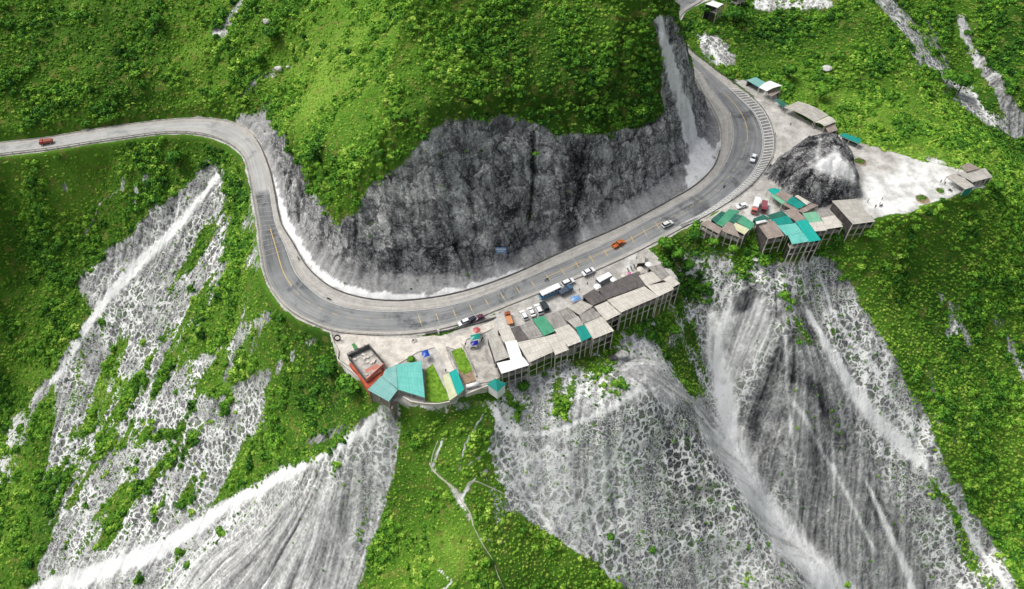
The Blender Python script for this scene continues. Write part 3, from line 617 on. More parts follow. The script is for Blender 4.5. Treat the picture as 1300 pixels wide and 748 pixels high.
def scatter(name, label, pts, scl, tints, cat="scrub"):
    m = bpy.data.meshes.new(name); m.vertices.add(len(pts)); m.vertices.foreach_set("co", pts.astype(np.float32).ravel())
    for nm, dat in (("scl", scl), ("tint", tints), ("rot", rng.random(len(pts)) * 6.283)):
        a = m.attributes.new(nm, 'FLOAT', 'POINT'); a.data.foreach_set("value", dat.astype(np.float32))
    o = bpy.data.objects.new(name, m); col.objects.link(o); o["label"] = label; o["category"] = cat; o["kind"] = "stuff"
    ng = bpy.data.node_groups.new("spread_bushes", 'GeometryNodeTree'); ng.interface.new_socket("Geometry", in_out='INPUT', socket_type='NodeSocketGeometry'); ng.interface.new_socket("Geometry", in_out='OUTPUT', socket_type='NodeSocketGeometry')
    gi = ng.nodes.new('NodeGroupInput'); go = ng.nodes.new('NodeGroupOutput'); ci = ng.nodes.new('GeometryNodeCollectionInfo'); ci.inputs[0].default_value = lib; ci.inputs[1].default_value = True; ci.inputs[2].default_value = True
    ip = ng.nodes.new('GeometryNodeInstanceOnPoints'); ip.inputs['Pick Instance'].default_value = True
    na = ng.nodes.new('GeometryNodeInputNamedAttribute'); na.data_type = 'FLOAT'; na.inputs[0].default_value = 'scl'
    nr = ng.nodes.new('GeometryNodeInputNamedAttribute'); nr.data_type = 'FLOAT'; nr.inputs[0].default_value = 'rot'
    cx_ = ng.nodes.new('ShaderNodeCombineXYZ'); ri = ng.nodes.new('FunctionNodeRandomValue'); ri.data_type = 'INT'; ri.inputs[4].default_value = 0; ri.inputs[5].default_value = 5
    L = ng.links.new
    L(gi.outputs[0], ip.inputs['Points']); L(ci.outputs[0], ip.inputs['Instance']); L(nr.outputs['Attribute'], cx_.inputs[2]); L(cx_.outputs[0], ip.inputs['Rotation']); L(na.outputs['Attribute'], ip.inputs['Scale']); L(ri.outputs[2], ip.inputs['Instance Index']); L(ip.outputs[0], go.inputs[0])
    md = o.modifiers.new("spread", 'NODES'); md.node_group = ng
    return o
def cand(step, x0=-290, x1=320, y0=30, y1=460):
    gx, gy = np.meshgrid(np.arange(x0, x1, step), np.arange(y0, y1, step)); gx = gx.ravel() + rng.uniform(-.5, .5, gx.size) * step; gy = gy.ravel() + rng.uniform(-.5, .5, gy.size) * step
    return gx, gy
NOGROW = []      # filled before use: polygons where something is built
def alive(gx, gy, veg_rand=True, marg=170):
    z = height(gx, gy); u, v = proj(gx, gy, z); ok = (u > -marg) & (u < 1300 + marg) & (v > -marg * .6) & (v < 748 + marg)
    vg = gridv(aV, gx, gy); ok &= gridv(GR, gx, gy) < .35
    ofr = gridv(offr, gx, gy); sdv = gridv(side, gx, gy); dv = gridv(d, gx, gy)
    ok &= np.where(sdv > 0, dv > 2.2, ofr > 1.6) & (gridv(KNOB, gx, gy) < .3)
    pk = np.concatenate([P[:, :2] for P in PATHS]); dp = np.full(gx.shape, 1e9)
    for q in pk: dp = np.minimum(dp, (gx - q[0]) ** 2 + (gy - q[1]) ** 2)
    ok &= dp > 1.5
    for P in NOGROW: ok &= ~inpoly(gx, gy, P)
    return z, ok, vg
def grow():
    gx, gy = cand(1.12); z, ok, vg = alive(gx, gy)
    gr_ = np.hypot(height(gx + 1.5, gy) - z, height(gx, gy + 1.5) - z) / 1.5; dist_ = np.sqrt(gx ** 2 + gy ** 2 + (z - CH) ** 2)
    ok &= rng.random(gx.shape) < .66 * np.sqrt(1 + gr_ ** 2) * np.clip(330 / dist_, .7, 1.5)
    nn = fbm(gx, gy, 5, 2, 501); ok &= (vg + (nn - .5) * .9 + rng.normal(0, .1, gx.shape)) > .55
    ok0 = ok; gx, gy, z = gx[ok], gy[ok], z[ok]; vt = gridv(aVT, gx, gy)
    big = fbm(gx, gy, 11, 2, 511); sc = (.62 + 1.5 * sstep(.5, .85, big + rng.normal(0, .14, gx.shape)) - .18 * np.clip(vt, 0, 1)) * rng.uniform(.75, 1.3, gx.shape)
    sc = np.clip(sc * rng.choice([1, 1, .62], gx.shape) * np.clip(dist_[ok0] / 300, .8, 1.25), .35, 2.6)
    tn = .45 + vt * .27 + (fbm(gx, gy, 7, 2, 521) - .5) * .35 + rng.normal(0, .13, gx.shape) - .12 * (sc - .9)
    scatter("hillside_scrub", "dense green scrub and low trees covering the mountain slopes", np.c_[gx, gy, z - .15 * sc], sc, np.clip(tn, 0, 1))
    # small tufts in the cracks of the pale scree
    gx, gy = cand(1.5); z, ok, vg = alive(gx, gy, marg=40); nt_ = gridv(aN, gx, gy); nn = fbm(gx, gy, 12, 3, 531)
    pr = .16 * nt_ * sstep(.35, .65, nn) + .42 * sstep(.1, .5, vg) * (vg < .8) + .004 + .035 * (gridv(side, gx, gy) > 0) * sstep(.5, .7, nn)
    ok &= (vg < .8) & (rng.random(gx.shape) < pr) & (gridv(aT, gx, gy) < .9)
    gx, gy, z = gx[ok], gy[ok], z[ok]; sc = rng.uniform(.25, .75, gx.shape)
    scatter("scree_tufts", "small green tufts dotted over the pale scree", np.c_[gx, gy, z - .05], sc, np.clip(.33 + rng.normal(0, .12, gx.shape), 0, 1), "tufts")
# ------------------------------------------------------------------ object helpers
def link(o, parent=None):
    col.objects.link(o)
    if parent is not None: o.parent = parent
    return o
def tag(o, label=None, cat=None, group=None, kind=None):
    if label: o["label"] = label
    if cat: o["category"] = cat
    if group: o["group"] = group
    if kind: o["kind"] = kind
    return o
def empty(name, label, cat, loc, rz=0, group=None):
    o = bpy.data.objects.new(name, None); col.objects.link(o); o.empty_display_size = .5
    o.location = [float(v) for v in loc]; o.rotation_euler = (0, 0, rz); return tag(o, label, cat, group)
def mobj(name, bm, mat, parent=None, smooth=False):
    m = bpy.data.meshes.new(name); bmesh.ops.recalc_face_normals(bm, faces=bm.faces); bm.to_mesh(m); bm.free()
    for mm in (mat if isinstance(mat, (list, tuple)) else [mat]): m.materials.append(mm)
    if smooth: m.polygons.foreach_set("use_smooth", np.ones(len(m.polygons), bool))
    return link(bpy.data.objects.new(name, m), parent)
def box(bm, c, s, rz=0, taper=1.0, mi=0):
    cx, cy, cz = c; hx, hy, hz = s[0] / 2, s[1] / 2, s[2] / 2; R = Matrix.Rotation(rz, 3, 'Z'); vs = []
    for z, k in ((-hz, 1), (hz, taper)):
        for x, y in ((-hx, -hy), (hx, -hy), (hx, hy), (-hx, hy)): vs.append(bm.verts.new(R @ Vector((x * k, y * k, 0)) + Vector((cx, cy, cz + z))))
    for f in ((3, 2, 1, 0), (4, 5, 6, 7), (0, 1, 5, 4), (1, 2, 6, 5), (2, 3, 7, 6), (3, 0, 4, 7)):
        fc = bm.faces.new([vs[i] for i in f]); fc.material_index = mi
    return vs
def beam(bm, p, q, w_, h_=None):
    p, q = Vector(p), Vector(q); h_ = h_ or w_; dv = (q - p); L = dv.length
    if L < 1e-4: return
    t = dv / L; up = Vector((0, 0, 1)) if abs(t.z) < .9 else Vector((0, 1, 0)); s = t.cross(up).normalized() * w_ / 2; u = s.cross(t).normalized() * h_ / 2
    vs = [bm.verts.new(e + a * s + b * u) for e in (p, q) for a, b in ((-1, -1), (1, -1), (1, 1), (-1, 1))]
    for f in ((3, 2, 1, 0), (4, 5, 6, 7), (0, 1, 5, 4), (1, 2, 6, 5), (2, 3, 7, 6), (3, 0, 4, 7)): bm.faces.new([vs[i] for i in f])
def prism(bm, pts, z0, z1, mi=0):
    """vertical prism over a world polygon; z0/z1 number or list"""
    n = len(pts); f = lambda z, i: z[i] if isinstance(z, (list, tuple, np.ndarray)) else z
    lo = [bm.verts.new((p[0], p[1], f(z0, i))) for i, p in enumerate(pts)]; hi = [bm.verts.new((p[0], p[1], f(z1, i))) for i, p in enumerate(pts)]
    bm.faces.new(hi).material_index = mi; bm.faces.new(lo[::-1]).material_index = mi
    for i in range(n): bm.faces.new([lo[i], lo[(i + 1) % n], hi[(i + 1) % n], hi[i]]).material_index = mi
def cyl(bm, c, r, h, n=12, r2=None, axis='Z'):
    r2 = r if r2 is None else r2; A = {'Z': Matrix.Identity(3), 'X': Matrix.Rotation(math.pi / 2, 3, 'Y'), 'Y': Matrix.Rotation(math.pi / 2, 3, 'X')}[axis]
    lo = [bm.verts.new(A @ Vector((r * math.cos(6.28318 * i / n), r * math.sin(6.28318 * i / n), -h / 2)) + Vector(c)) for i in range(n)]
    hi = [bm.verts.new(A @ Vector((r2 * math.cos(6.28318 * i / n), r2 * math.sin(6.28318 * i / n), h / 2)) + Vector(c)) for i in range(n)]
    bm.faces.new(hi); bm.faces.new(lo[::-1])
    for i in range(n): bm.faces.new([lo[i], lo[(i + 1) % n], hi[(i + 1) % n], hi[i]])
def simple(name, c, rough=.7, var=.25, sc=.6, c2=None, spec=.3, metal=0):
    g = N(name, rough, spec); P = g.pos(); n_ = g.noise(P, sc, 5, .65); n2_ = g.noise(P, sc * 6, 3, .7)
    f = g.ss(g.math('ADD', g.math('MULTIPLY', n_, .7), g.math('MULTIPLY', n2_, .3)), .35, .65)
    dk = c2 or tuple([v * (1 - var) for v in c[:3]] + [1]); g.col(g.mix(f, dk, c)); g.b.inputs['Metallic'].default_value = metal
    return g.m
M = {}
M['conc'] = simple('concrete', lin(188, 184, 176), .9, .4, .4, lin(136, 132, 126))
M['conc_pale'] = simple('pale_concrete', lin(214, 208, 198), .9, .3, .3, lin(172, 166, 156))
M['conc_dark'] = simple('dark_concrete', lin(110, 108, 106), .9, .4, .5, lin(62, 61, 62))
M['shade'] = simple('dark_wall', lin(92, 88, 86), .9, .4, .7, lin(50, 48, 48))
M['block'] = simple('bare_block', lin(150, 138, 130), .9, .4, .8, lin(104, 96, 92))
M['wood'] = simple('weathered_timber', lin(128, 116, 104), .9, .4, 1.2, lin(78, 70, 62))
M['white'] = simple('white_paint', lin(236, 236, 234), .5, .12, .5)
M['orange'] = simple('orange_floor', lin(190, 92, 66), .8, .3, .5, lin(150, 66, 48)); M['pink'] = simple('salmon_render', lin(206, 140, 124), .8, .2, .6)
M['dirt'] = simple('brown_soil', lin(160, 138, 116), 1, .3, .5, lin(120, 104, 84))
M['metal'] = simple('dull_metal', lin(140, 142, 142), .45, .2, 1); M['black'] = simple('black_rubber', lin(28, 28, 29), .8, .3, 2)
M['glass'] = simple('dark_glass', lin(34, 42, 50), .08, .2, 1, spec=.8); M['chrome'] = simple('bright_metal', lin(190, 190, 190), .3, .1, 1)
M['skin'] = simple('skin', lin(190, 140, 112), .6, .1, 4); M['hair'] = simple('black_hair', lin(24, 20, 18), .6, .1, 4)
M['trunk'] = simple('bark', lin(96, 84, 70), .95, .3, 3)
M['rock'] = simple('pale_limestone', lin(222, 220, 214), .95, .3, .8, lin(150, 148, 146))
def paint(nm, r, g_, b): 
    if nm not in M: M[nm] = simple(nm, lin(r, g_, b), .35, .1, .8, spec=.5)
    return M[nm]
def sheet(name, c, c2, rust=lin(120, 96, 78), k=.35, dirt=.5):
    """corrugated roof sheets: rows of separate sheets, stains and lichen, all in the roof's own coordinates"""
    g = N(name, .75, .25); uv = g.n('ShaderNodeUVMap').outputs[0]; sp = g.n('ShaderNodeSeparateXYZ'); g.l(uv, sp.inputs[0])
    u, v = sp.outputs[0], sp.outputs[1]; P = g.pos()
    cu = g.math('FLOOR', g.math('MULTIPLY', u, .9)); cv = g.math('FLOOR', g.math('MULTIPLY', v, .42)); cb = g.n('ShaderNodeCombineXYZ'); g.l(cu, cb.inputs[0]); g.l(cv, cb.inputs[1])
    wn = g.n('ShaderNodeTexWhiteNoise', noise_dimensions='3D'); g.l(cb.outputs[0], wn.inputs[0])
    su = g.n('ShaderNodeCombineXYZ'); g.l(g.math('MULTIPLY', u, 2.4), su.inputs[0]); g.l(g.math('MULTIPLY', v, .35), su.inputs[1]); n1_ = g.noise(su.outputs[0], 1, 4, .7); n2_ = g.noise(P, .35, 4, .7); n3_ = g.noise(P, 2.2, 3, .7)
    f = g.math('ADD', g.math('MULTIPLY', wn.outputs[0], .16), g.math('ADD', g.math('MULTIPLY', n1_, .75), g.math('MULTIPLY', n2_, .45)))
    cc = g.mix(g.ss(f, .42, .95), c2, c)
    cc = g.mix(g.math('MULTIPLY', g.ss(g.math('ADD', g.math('MULTIPLY', n2_, .6), g.math('MULTIPLY', n3_, .4)), .52, .66), dirt), cc, rust)
    seam = g.math('MAXIMUM', g.math('LESS_THAN', g.math('FRACT', g.math('MULTIPLY', v, .42)), .05), g.math('MULTIPLY', g.math('LESS_THAN', g.math('FRACT', g.math('MULTIPLY', u, .9)), .09), .6))
    cc = g.mix(g.math('MULTIPLY', seam, k), cc, lin(50, 50, 50)); g.col(cc); return g.m
M['r_grey'] = sheet('fibre_cement_roof', lin(192, 188, 180), lin(150, 146, 138), lin(104, 100, 96))
M['r_light'] = sheet('light_cement_roof', lin(212, 208, 198), lin(176, 170, 160), lin(140, 132, 122), dirt=.4)
M['r_dark'] = sheet('dark_cement_roof', lin(108, 104, 102), lin(78, 74, 74), lin(128, 112, 98))
M['r_mott'] = sheet('mottled_cement_roof', lin(170, 166, 160), lin(120, 116, 112), lin(84, 80, 78), dirt=.8)
M['r_brown'] = sheet('brown_weathered_roof', lin(160, 148, 138), lin(128, 116, 108), lin(176, 166, 156), dirt=.5)
M['r_white'] = sheet('white_roof', lin(240, 240, 238), lin(222, 222, 220), lin(190, 190, 186), k=.15, dirt=.2)
M['r_teal'] = sheet('teal_steel_roof', lin(26, 146, 134), lin(18, 122, 112), lin(58, 120, 110), k=.15, dirt=.3)
M['r_teal2'] = sheet('bright_teal_roof', lin(30, 168, 156), lin(26, 150, 140), lin(20, 120, 112), k=.12, dirt=.2)
M['r_green'] = sheet('green_steel_roof', lin(84, 158, 124), lin(58, 134, 104), lin(120, 150, 130), k=.3, dirt=.4)
M['r_dgreen'] = sheet('deep_green_roof', lin(48, 112, 96), lin(34, 90, 78), lin(100, 120, 112), k=.3, dirt=.5)
M['r_lgreen'] = sheet('pale_green_roof', lin(128, 184, 152), lin(104, 164, 132), lin(150, 180, 160), k=.25, dirt=.4)
M['r_aqua'] = sheet('aqua_steel_roof', lin(112, 190, 178), lin(92, 172, 162), lin(136, 190, 180), k=.25, dirt=.3)
M['r_dusty'] = sheet('dusty_teal_roof', lin(128, 178, 172), lin(112, 162, 158), lin(150, 178, 172), k=.3, dirt=.35)
M['r_cream'] = sheet('cream_roof', lin(206, 206, 172), lin(184, 186, 150), lin(160, 160, 130), k=.2, dirt=.3)
# ------------------------------------------------------------------ road
def ribbon(name, A, B, zo, mat, i0=0, i1=None, thick=1.3, cols=6, kind="structure", parent=None, drop=None):
    A = A[i0:i1]; B = B[i0:i1]; n = len(A); vs = []; uvs = []; s = np.r_[0, np.cumsum(np.linalg.norm(np.diff((A + B) / 2, axis=0), axis=1))]
    bm = bmesh.new(); uvl = bm.loops.layers.uv.new("UVMap")
    top = [[bm.verts.new(A[i] * (1 - k / cols) + B[i] * (k / cols) + np.array([0, 0, zo])) for k in range(cols + 1)] for i in range(n)]
    for i in range(n - 1):
        for k in range(cols):
            f = bm.faces.new([top[i][k], top[i + 1][k], top[i + 1][k + 1], top[i][k + 1]]); wv_ = np.linalg.norm(A[i] - B[i])
            for lp, (uu, vv) in zip(f.loops, ((k, i), (k, i + 1), (k + 1, i + 1), (k + 1, i))): lp[uvl].uv = (uu / cols, s[vv] + i0 * 0)
    if thick:
        for E in (0, cols):
            lo = [bm.verts.new(top[i][E].co - Vector((0, 0, thick))) for i in range(n)]
            for i in range(n - 1): bm.faces.new([top[i][E], top[i + 1][E], lo[i + 1], lo[i]])
    m = bpy.data.meshes.new(name); bm.normal_update()
    for f in bm.faces:
        if f.normal.z < -.5: f.normal_flip()
    bm.to_mesh(m); bm.free(); m.materials.append(mat); o = link(bpy.data.objects.new(name, m), parent)
    if kind: o["kind"] = kind
    return o
def asphalt():
    g = N('asphalt', .85, .25); uv = g.n('ShaderNodeUVMap').outputs[0]; P = g.pos(); sp = g.n('ShaderNodeSeparateXYZ'); g.l(uv, sp.inputs[0]); u, v = sp.outputs[0], sp.outputs[1]
    st = g.n('ShaderNodeCombineXYZ'); g.l(g.math('MULTIPLY', u, 7), st.inputs[0]); g.l(g.math('MULTIPLY', v, .022), st.inputs[1]); n1_ = g.noise(st.outputs[0], 1.3, 5, .7); n2_ = g.noise(P, .12, 4, .6); n3_ = g.noise(P, 1.6, 4, .7)
    ag = g.n('ShaderNodeAttribute', attribute_name='age').outputs['Fac']
    f = g.math('ADD', g.math('MULTIPLY', n1_, .75), g.math('ADD', g.math('MULTIPLY', n2_, .35), g.math('MULTIPLY', n3_, .12)))
    f = g.math('ADD', f, g.math('MULTIPLY', g.math('SUBTRACT', ag, .5), .7)); f = g.math('SUBTRACT', f, g.math('MULTIPLY', g.ss(g.noise(P, .07, 5, .7, .5), .54, .66), .2)); f = g.math('ADD', f, g.math('MULTIPLY', g.ss(g.noise(P, .2, 5, .75), .6, .72), .18))
    g.col(g.ramp(f, [(.25, lin(78, 80, 82)), (.5, lin(122, 124, 125)), (.7, lin(150, 151, 150)), (1, lin(184, 182, 178))])); g.bump(n3_, .2, .02); return g.m
def verge():
    g = N('dusty_concrete', .95, .1); P = g.pos(); uv = g.n('ShaderNodeUVMap').outputs[0]; sp = g.n('ShaderNodeSeparateXYZ'); g.l(uv, sp.inputs[0]); n1_ = g.noise(P, .35, 5, .7); n2_ = g.noise(P, 1.8, 3, .7)
    st = g.n('ShaderNodeCombineXYZ'); g.l(g.math('MULTIPLY', sp.outputs[0], 4), st.inputs[0]); g.l(g.math('MULTIPLY', sp.outputs[1], .03), st.inputs[1]); n3_ = g.noise(st.outputs[0], 1.2, 4, .7)
    f = g.math('ADD', g.math('MULTIPLY', n1_, .4), g.math('ADD', g.math('MULTIPLY', n2_, .25), g.math('MULTIPLY', n3_, .45)))
    g.col(g.ramp(f, [(.35, lin(118, 116, 112)), (.55, lin(166, 163, 157)), (.8, lin(206, 203, 198))])); return g.m
M['asph'] = asphalt(); M['verge'] = verge()
M['yel'] = simple('yellow_road_paint', lin(214, 180, 104), .8, .3, 1.5, lin(178, 158, 112)); M['whi'] = simple('white_road_paint', lin(222, 222, 218), .8, .3, 1.5, lin(176, 176, 172))
M['faint'] = simple('worn_road_paint', lin(172, 168, 156), .8, .3, 1.5, lin(140, 138, 132))
road = ribbon("road", LI, LO, .02, M['asph'])
age = []
A_ = np.interp(np.arange(len(LI)) / NS, [0, 10.9, 11.1, 13.2, 14, 15, 17, 19, 22, 24, 26, 29, 34, 40], [.85, .8, .25, .2, .35, .4, .42, .36, .42, .42, .36, .3, .45, .6])
ra = road.data.attributes.new('age', 'FLOAT', 'POINT'); vals = np.zeros(len(road.data.vertices), np.float32); n7 = len(LI) * 7; vals[:n7] = np.repeat(A_, 7); ra.data.foreach_set('value', vals)
# the inner concrete shoulder is almost nil on the old left road
ribbon("road_shoulder", LC, LI, .05, M['verge'])
M["hatchbase"] = simple("worn_asphalt_band", lin(138, 136, 134), .9, .3, .5, lin(104, 102, 102))
ribbon("road_verge", LO, LH, .05, M["verge"], 0, 24 * NS + 1); ribbon("hatched_band", LO, LH, .05, M["hatchbase"], 24 * NS, int(31.6 * NS)); ribbon("road_verge", LO, LH, .05, M["verge"], int(31.6 * NS) - 1)
def pt(i, f, zo): # point on the road at fractional station index (in stations) and cross fraction (0 inner .. 1 outer)
    k = i * NS; a = int(np.clip(k, 0, len(LI) - 2)); t = k - a
    p = (LI[a] * (1 - t) + LI[a + 1] * t) * (1 - f) + (LO[a] * (1 - t) + LO[a + 1] * t) * f; return p + np.array([0, 0, zo])
SL = np.r_[0, np.cumsum(np.linalg.norm(np.diff((LI + LO) / 2, axis=0), axis=1))]
def s2i(s): return float(np.interp(s, SL, np.arange(len(SL)))) / NS
def i2s(i): return float(np.interp(i * NS, np.arange(len(SL)), SL))
mark_bm = {k: bmesh.new() for k in ('yel', 'whi', 'faint')}
def strip(kind, pts, wd):
    bm = mark_bm[kind]; pts = [Vector(p) for p in pts]; prev = None
    for i, p in enumerate(pts):
        t = (pts[min(i + 1, len(pts) - 1)] - pts[max(i - 1, 0)]).normalized(); s = t.cross(Vector((0, 0, 1))).normalized() * wd / 2
        cur = (bm.verts.new(p - s), bm.verts.new(p + s))
        if prev: bm.faces.new([prev[0], prev[1], cur[1], cur[0]])
        prev = cur
def along(kind, i0, i1, f, wd, dash=None, zo=.032):
    s0, s1 = i2s(i0), i2s(i1); s = s0
    while s < s1:
        e = min(s1, s + (dash[0] if dash else 1e9)); nn = max(2, int((e - s) / 1.5) + 1); strip(kind, [pt(s2i(v), f, zo) for v in np.linspace(s, e, nn)], wd); s = e + (dash[1] if dash else 1)
along('faint', 1, 10.8, .06, .15); along('faint', 1, 10.8, .94, .15); along('faint', 2, 10.5, .5, .12, (3, 5))
along('whi', 10.8, 24, .03, .18); along('faint', 10.8, 23, .96, .16)
along('yel', 12.2, 14.6, .42, .32); along('yel', 14.9, 17.8, .45, .14, (2.5, 4))
along('yel', 20.5, 23.6, .45, .2); along('yel', 23.6, 28, .45, .16, (2, 3)); along('yel', 28, 31, .5, .24); along('whi', 24, 31, .97, .2); along('whi', 24, 31, .03, .16)
# transverse rumble lines
s = i2s(10.9)
while s < i2s(13.2): strip('faint', [pt(s2i(s), 0.03, .036), pt(s2i(s), 1.0, .036)], .16); s += 3.0
s = i2s(18.2); k = 0
while s < i2s(23.6):
    sk = 1.6
    strip('faint', [pt(s2i(s), .02, .036), pt(s2i(s + sk), .98, .036)], .15); strip('yel', [pt(s2i(s + sk * .33), .33, .040), pt(s2i(s + sk * .66), .68, .040)], .3)
    s += 6.6; k += 1
for ii in (28.4, 29.0, 29.5): strip('faint', [pt(ii, .02, .036), pt(ii + .25, .98, .036)], .2)
# hatched band on the outer side of the right hand bend
def ph(i, f, zo):
    k = i * NS; a = int(np.clip(k, 0, len(LI) - 2)); t = k - a
    return (LO[a] * (1 - t) + LO[a + 1] * t) * (1 - f) + (LH[a] * (1 - t) + LH[a + 1] * t) * f + np.array([0, 0, zo])
s = i2s(24.6)
while s < i2s(31.5): strip('whi', [ph(s2i(s), .08, .062), ph(s2i(s + .8), .93, .062)], .62); s += 1.75
for f in (.04, .96):
    strip('whi', [ph(v, f, .066) for v in np.linspace(24.2, 31.5, 90)], .28)
for k, nm in (('yel', 'yellow_road_lines'), ('whi', 'white_road_lines'), ('faint', 'worn_road_lines')):
    bm = mark_bm[k]
    for f in bm.faces:
        f.normal_update()
        if f.normal.z < 0: f.normal_flip()
    m = bpy.data.meshes.new(nm); bm.to_mesh(m); bm.free(); m.materials.append(M[k]); o = link(bpy.data.objects.new(nm, m)); o["kind"] = "structure"
# ditch wall between shoulder and cliff
def wallline(name, label, cat, P, h, wd, mat, base=-.6, parent=None, rail=None):
    bm = bmesh.new()
    for a, b in zip(P[:-1], P[1:]):
        a = Vector(a); b = Vector(b); t = (b - a).normalized() * .0; beam(bm, a - t + Vector((0, 0, (h + base) / 2)), b + t + Vector((0, 0, (h + base) / 2)), wd, h - base)
    o = mobj(name, bm, mat, parent)
    if label: tag(o, label, cat)
    return o
wallline("ditch_kerb", "low dark concrete kerb wall between road shoulder and foot of the cliff", "kerb wall", [p + np.array([0, 0, 0]) for p in LC[9 * NS:27 * NS]], .45, .4, M['conc_dark'])
wallline("ditch_kerb", "thin concrete gutter wall on the uphill side of the far left road", "kerb wall", [p for p in LC[2 * NS:9 * NS]], .35, .35, M['conc'])
# guard rails
def guardrail(label, P, step=4.0, mat='metal', h=.75, posts=True):
    root = empty("guardrail", label, "guardrail", P[0]); o0 = Vector(P[0]); bm = bmesh.new()
    for a, b in zip(P[:-1], P[1:]):
        a = Vector(a) - o0; b = Vector(b) - o0; beam(bm, a + Vector((0, 0, h)), b + Vector((0, 0, h)), .12, .34)
    mobj("rail", bm, M[mat], root); L = np.r_[0, np.cumsum(np.linalg.norm(np.diff(P, axis=0), axis=1))]; s = 0; first = None
    while s < L[-1]:
        q = [np.interp(s, L, P[:, k]) for k in range(3)]
        if first is None:
            bm = bmesh.new(); box(bm, (0, 0, .3), (.22, .22, 1.3)); first = mobj("post", bm, M[mat], root); p = first
        else: p = first.copy(); link(p, root)
        p.location = Vector(q) - o0; s += step
guardrail("long grey guardrail on the downhill edge of the far left road", LH[2 * NS:10 * NS] + [0, 0, .05], 5)
guardrail("grey guardrail around the tight left hand bend above the scree", LH[10 * NS:int(14.5 * NS)] + [0, 0, .05], 2.5)
guardrail("pale guardrail between the lower road and the house terrace", LH[int(14.5 * NS):int(17.8 * NS)] + [0, 0, .05], 2.2, 'conc_pale')
guardrail("guardrail outside the white hatching of the right hand bend", LH[int(25.5 * NS):int(31.5 * NS)] + [0, 0, .05], 3)
guardrail("dark guardrail where the road runs up behind the cliff", LH[int(31.6 * NS):35 * NS] + [0, 0, .05], 4, 'conc_dark')
# ------------------------------------------------------------------ roofed sheds
def V3(a): return Vector([float(v) for v in a])
def roof_mesh(bm, Q, arc=0.0, thick=.09, wave=.05):
    """Q: back-left, back-right, front-right, front-left as world vectors; corrugated sheet with real ribs running down the slope"""
    uvl = bm.loops.layers.uv.verify(); wd = ((Q[1] - Q[0]).length + (Q[2] - Q[3]).length) / 2; ln = ((Q[3] - Q[0]).length + (Q[2] - Q[1]).length) / 2
    nu = max(6, int(wd / .28) // 2 * 2); nv = 8 if arc else max(2, int(ln / 2.4)); G = []; off = random.uniform(0, 40)
    for s_ in (0, -thick):
        rows = []
        for j in range(nv + 1):
            v = j / nv; row = []
            for i in range(nu + 1):
                u = i / nu; p = (Q[0] * (1 - u) + Q[1] * u) * (1 - v) + (Q[3] * (1 - u) + Q[2] * u) * v
                sag = .05 * math.sin(u * 9 + off) * math.sin(v * 3.1)
                row.append(bm.verts.new(p + Vector((0, 0, s_ + (wave if i % 2 else 0) + arc * math.sin(math.pi * v) + sag))))
            rows.append(row)
        G.append(rows)
    def fc(vs, uv):
        f = bm.faces.new(vs)
        for lp, w_ in zip(f.loops, uv): lp[uvl].uv = w_
    for t, rows in enumerate(G):
        for j in range(nv):
            for i in range(nu):
                vs = [rows[j][i], rows[j][i + 1], rows[j + 1][i + 1], rows[j + 1][i]]; uv = [((i + a) / nu * wd + off, (j + b) / nv * ln + off) for a, b in ((0, 0), (1, 0), (1, 1), (0, 1))]
                if t: vs = vs[::-1]; uv = uv[::-1]
                fc(vs, uv)
    T, B = G
    for j in range(nv):
        for i in (0, nu): fc([T[j][i], T[j + 1][i], B[j + 1][i], B[j][i]], [(0, 0)] * 4)
    for i in range(nu):
        for j in (0, nv): fc([T[j][i], T[j][i + 1], B[j][i + 1], B[j][i]], [(0, 0)] * 4)
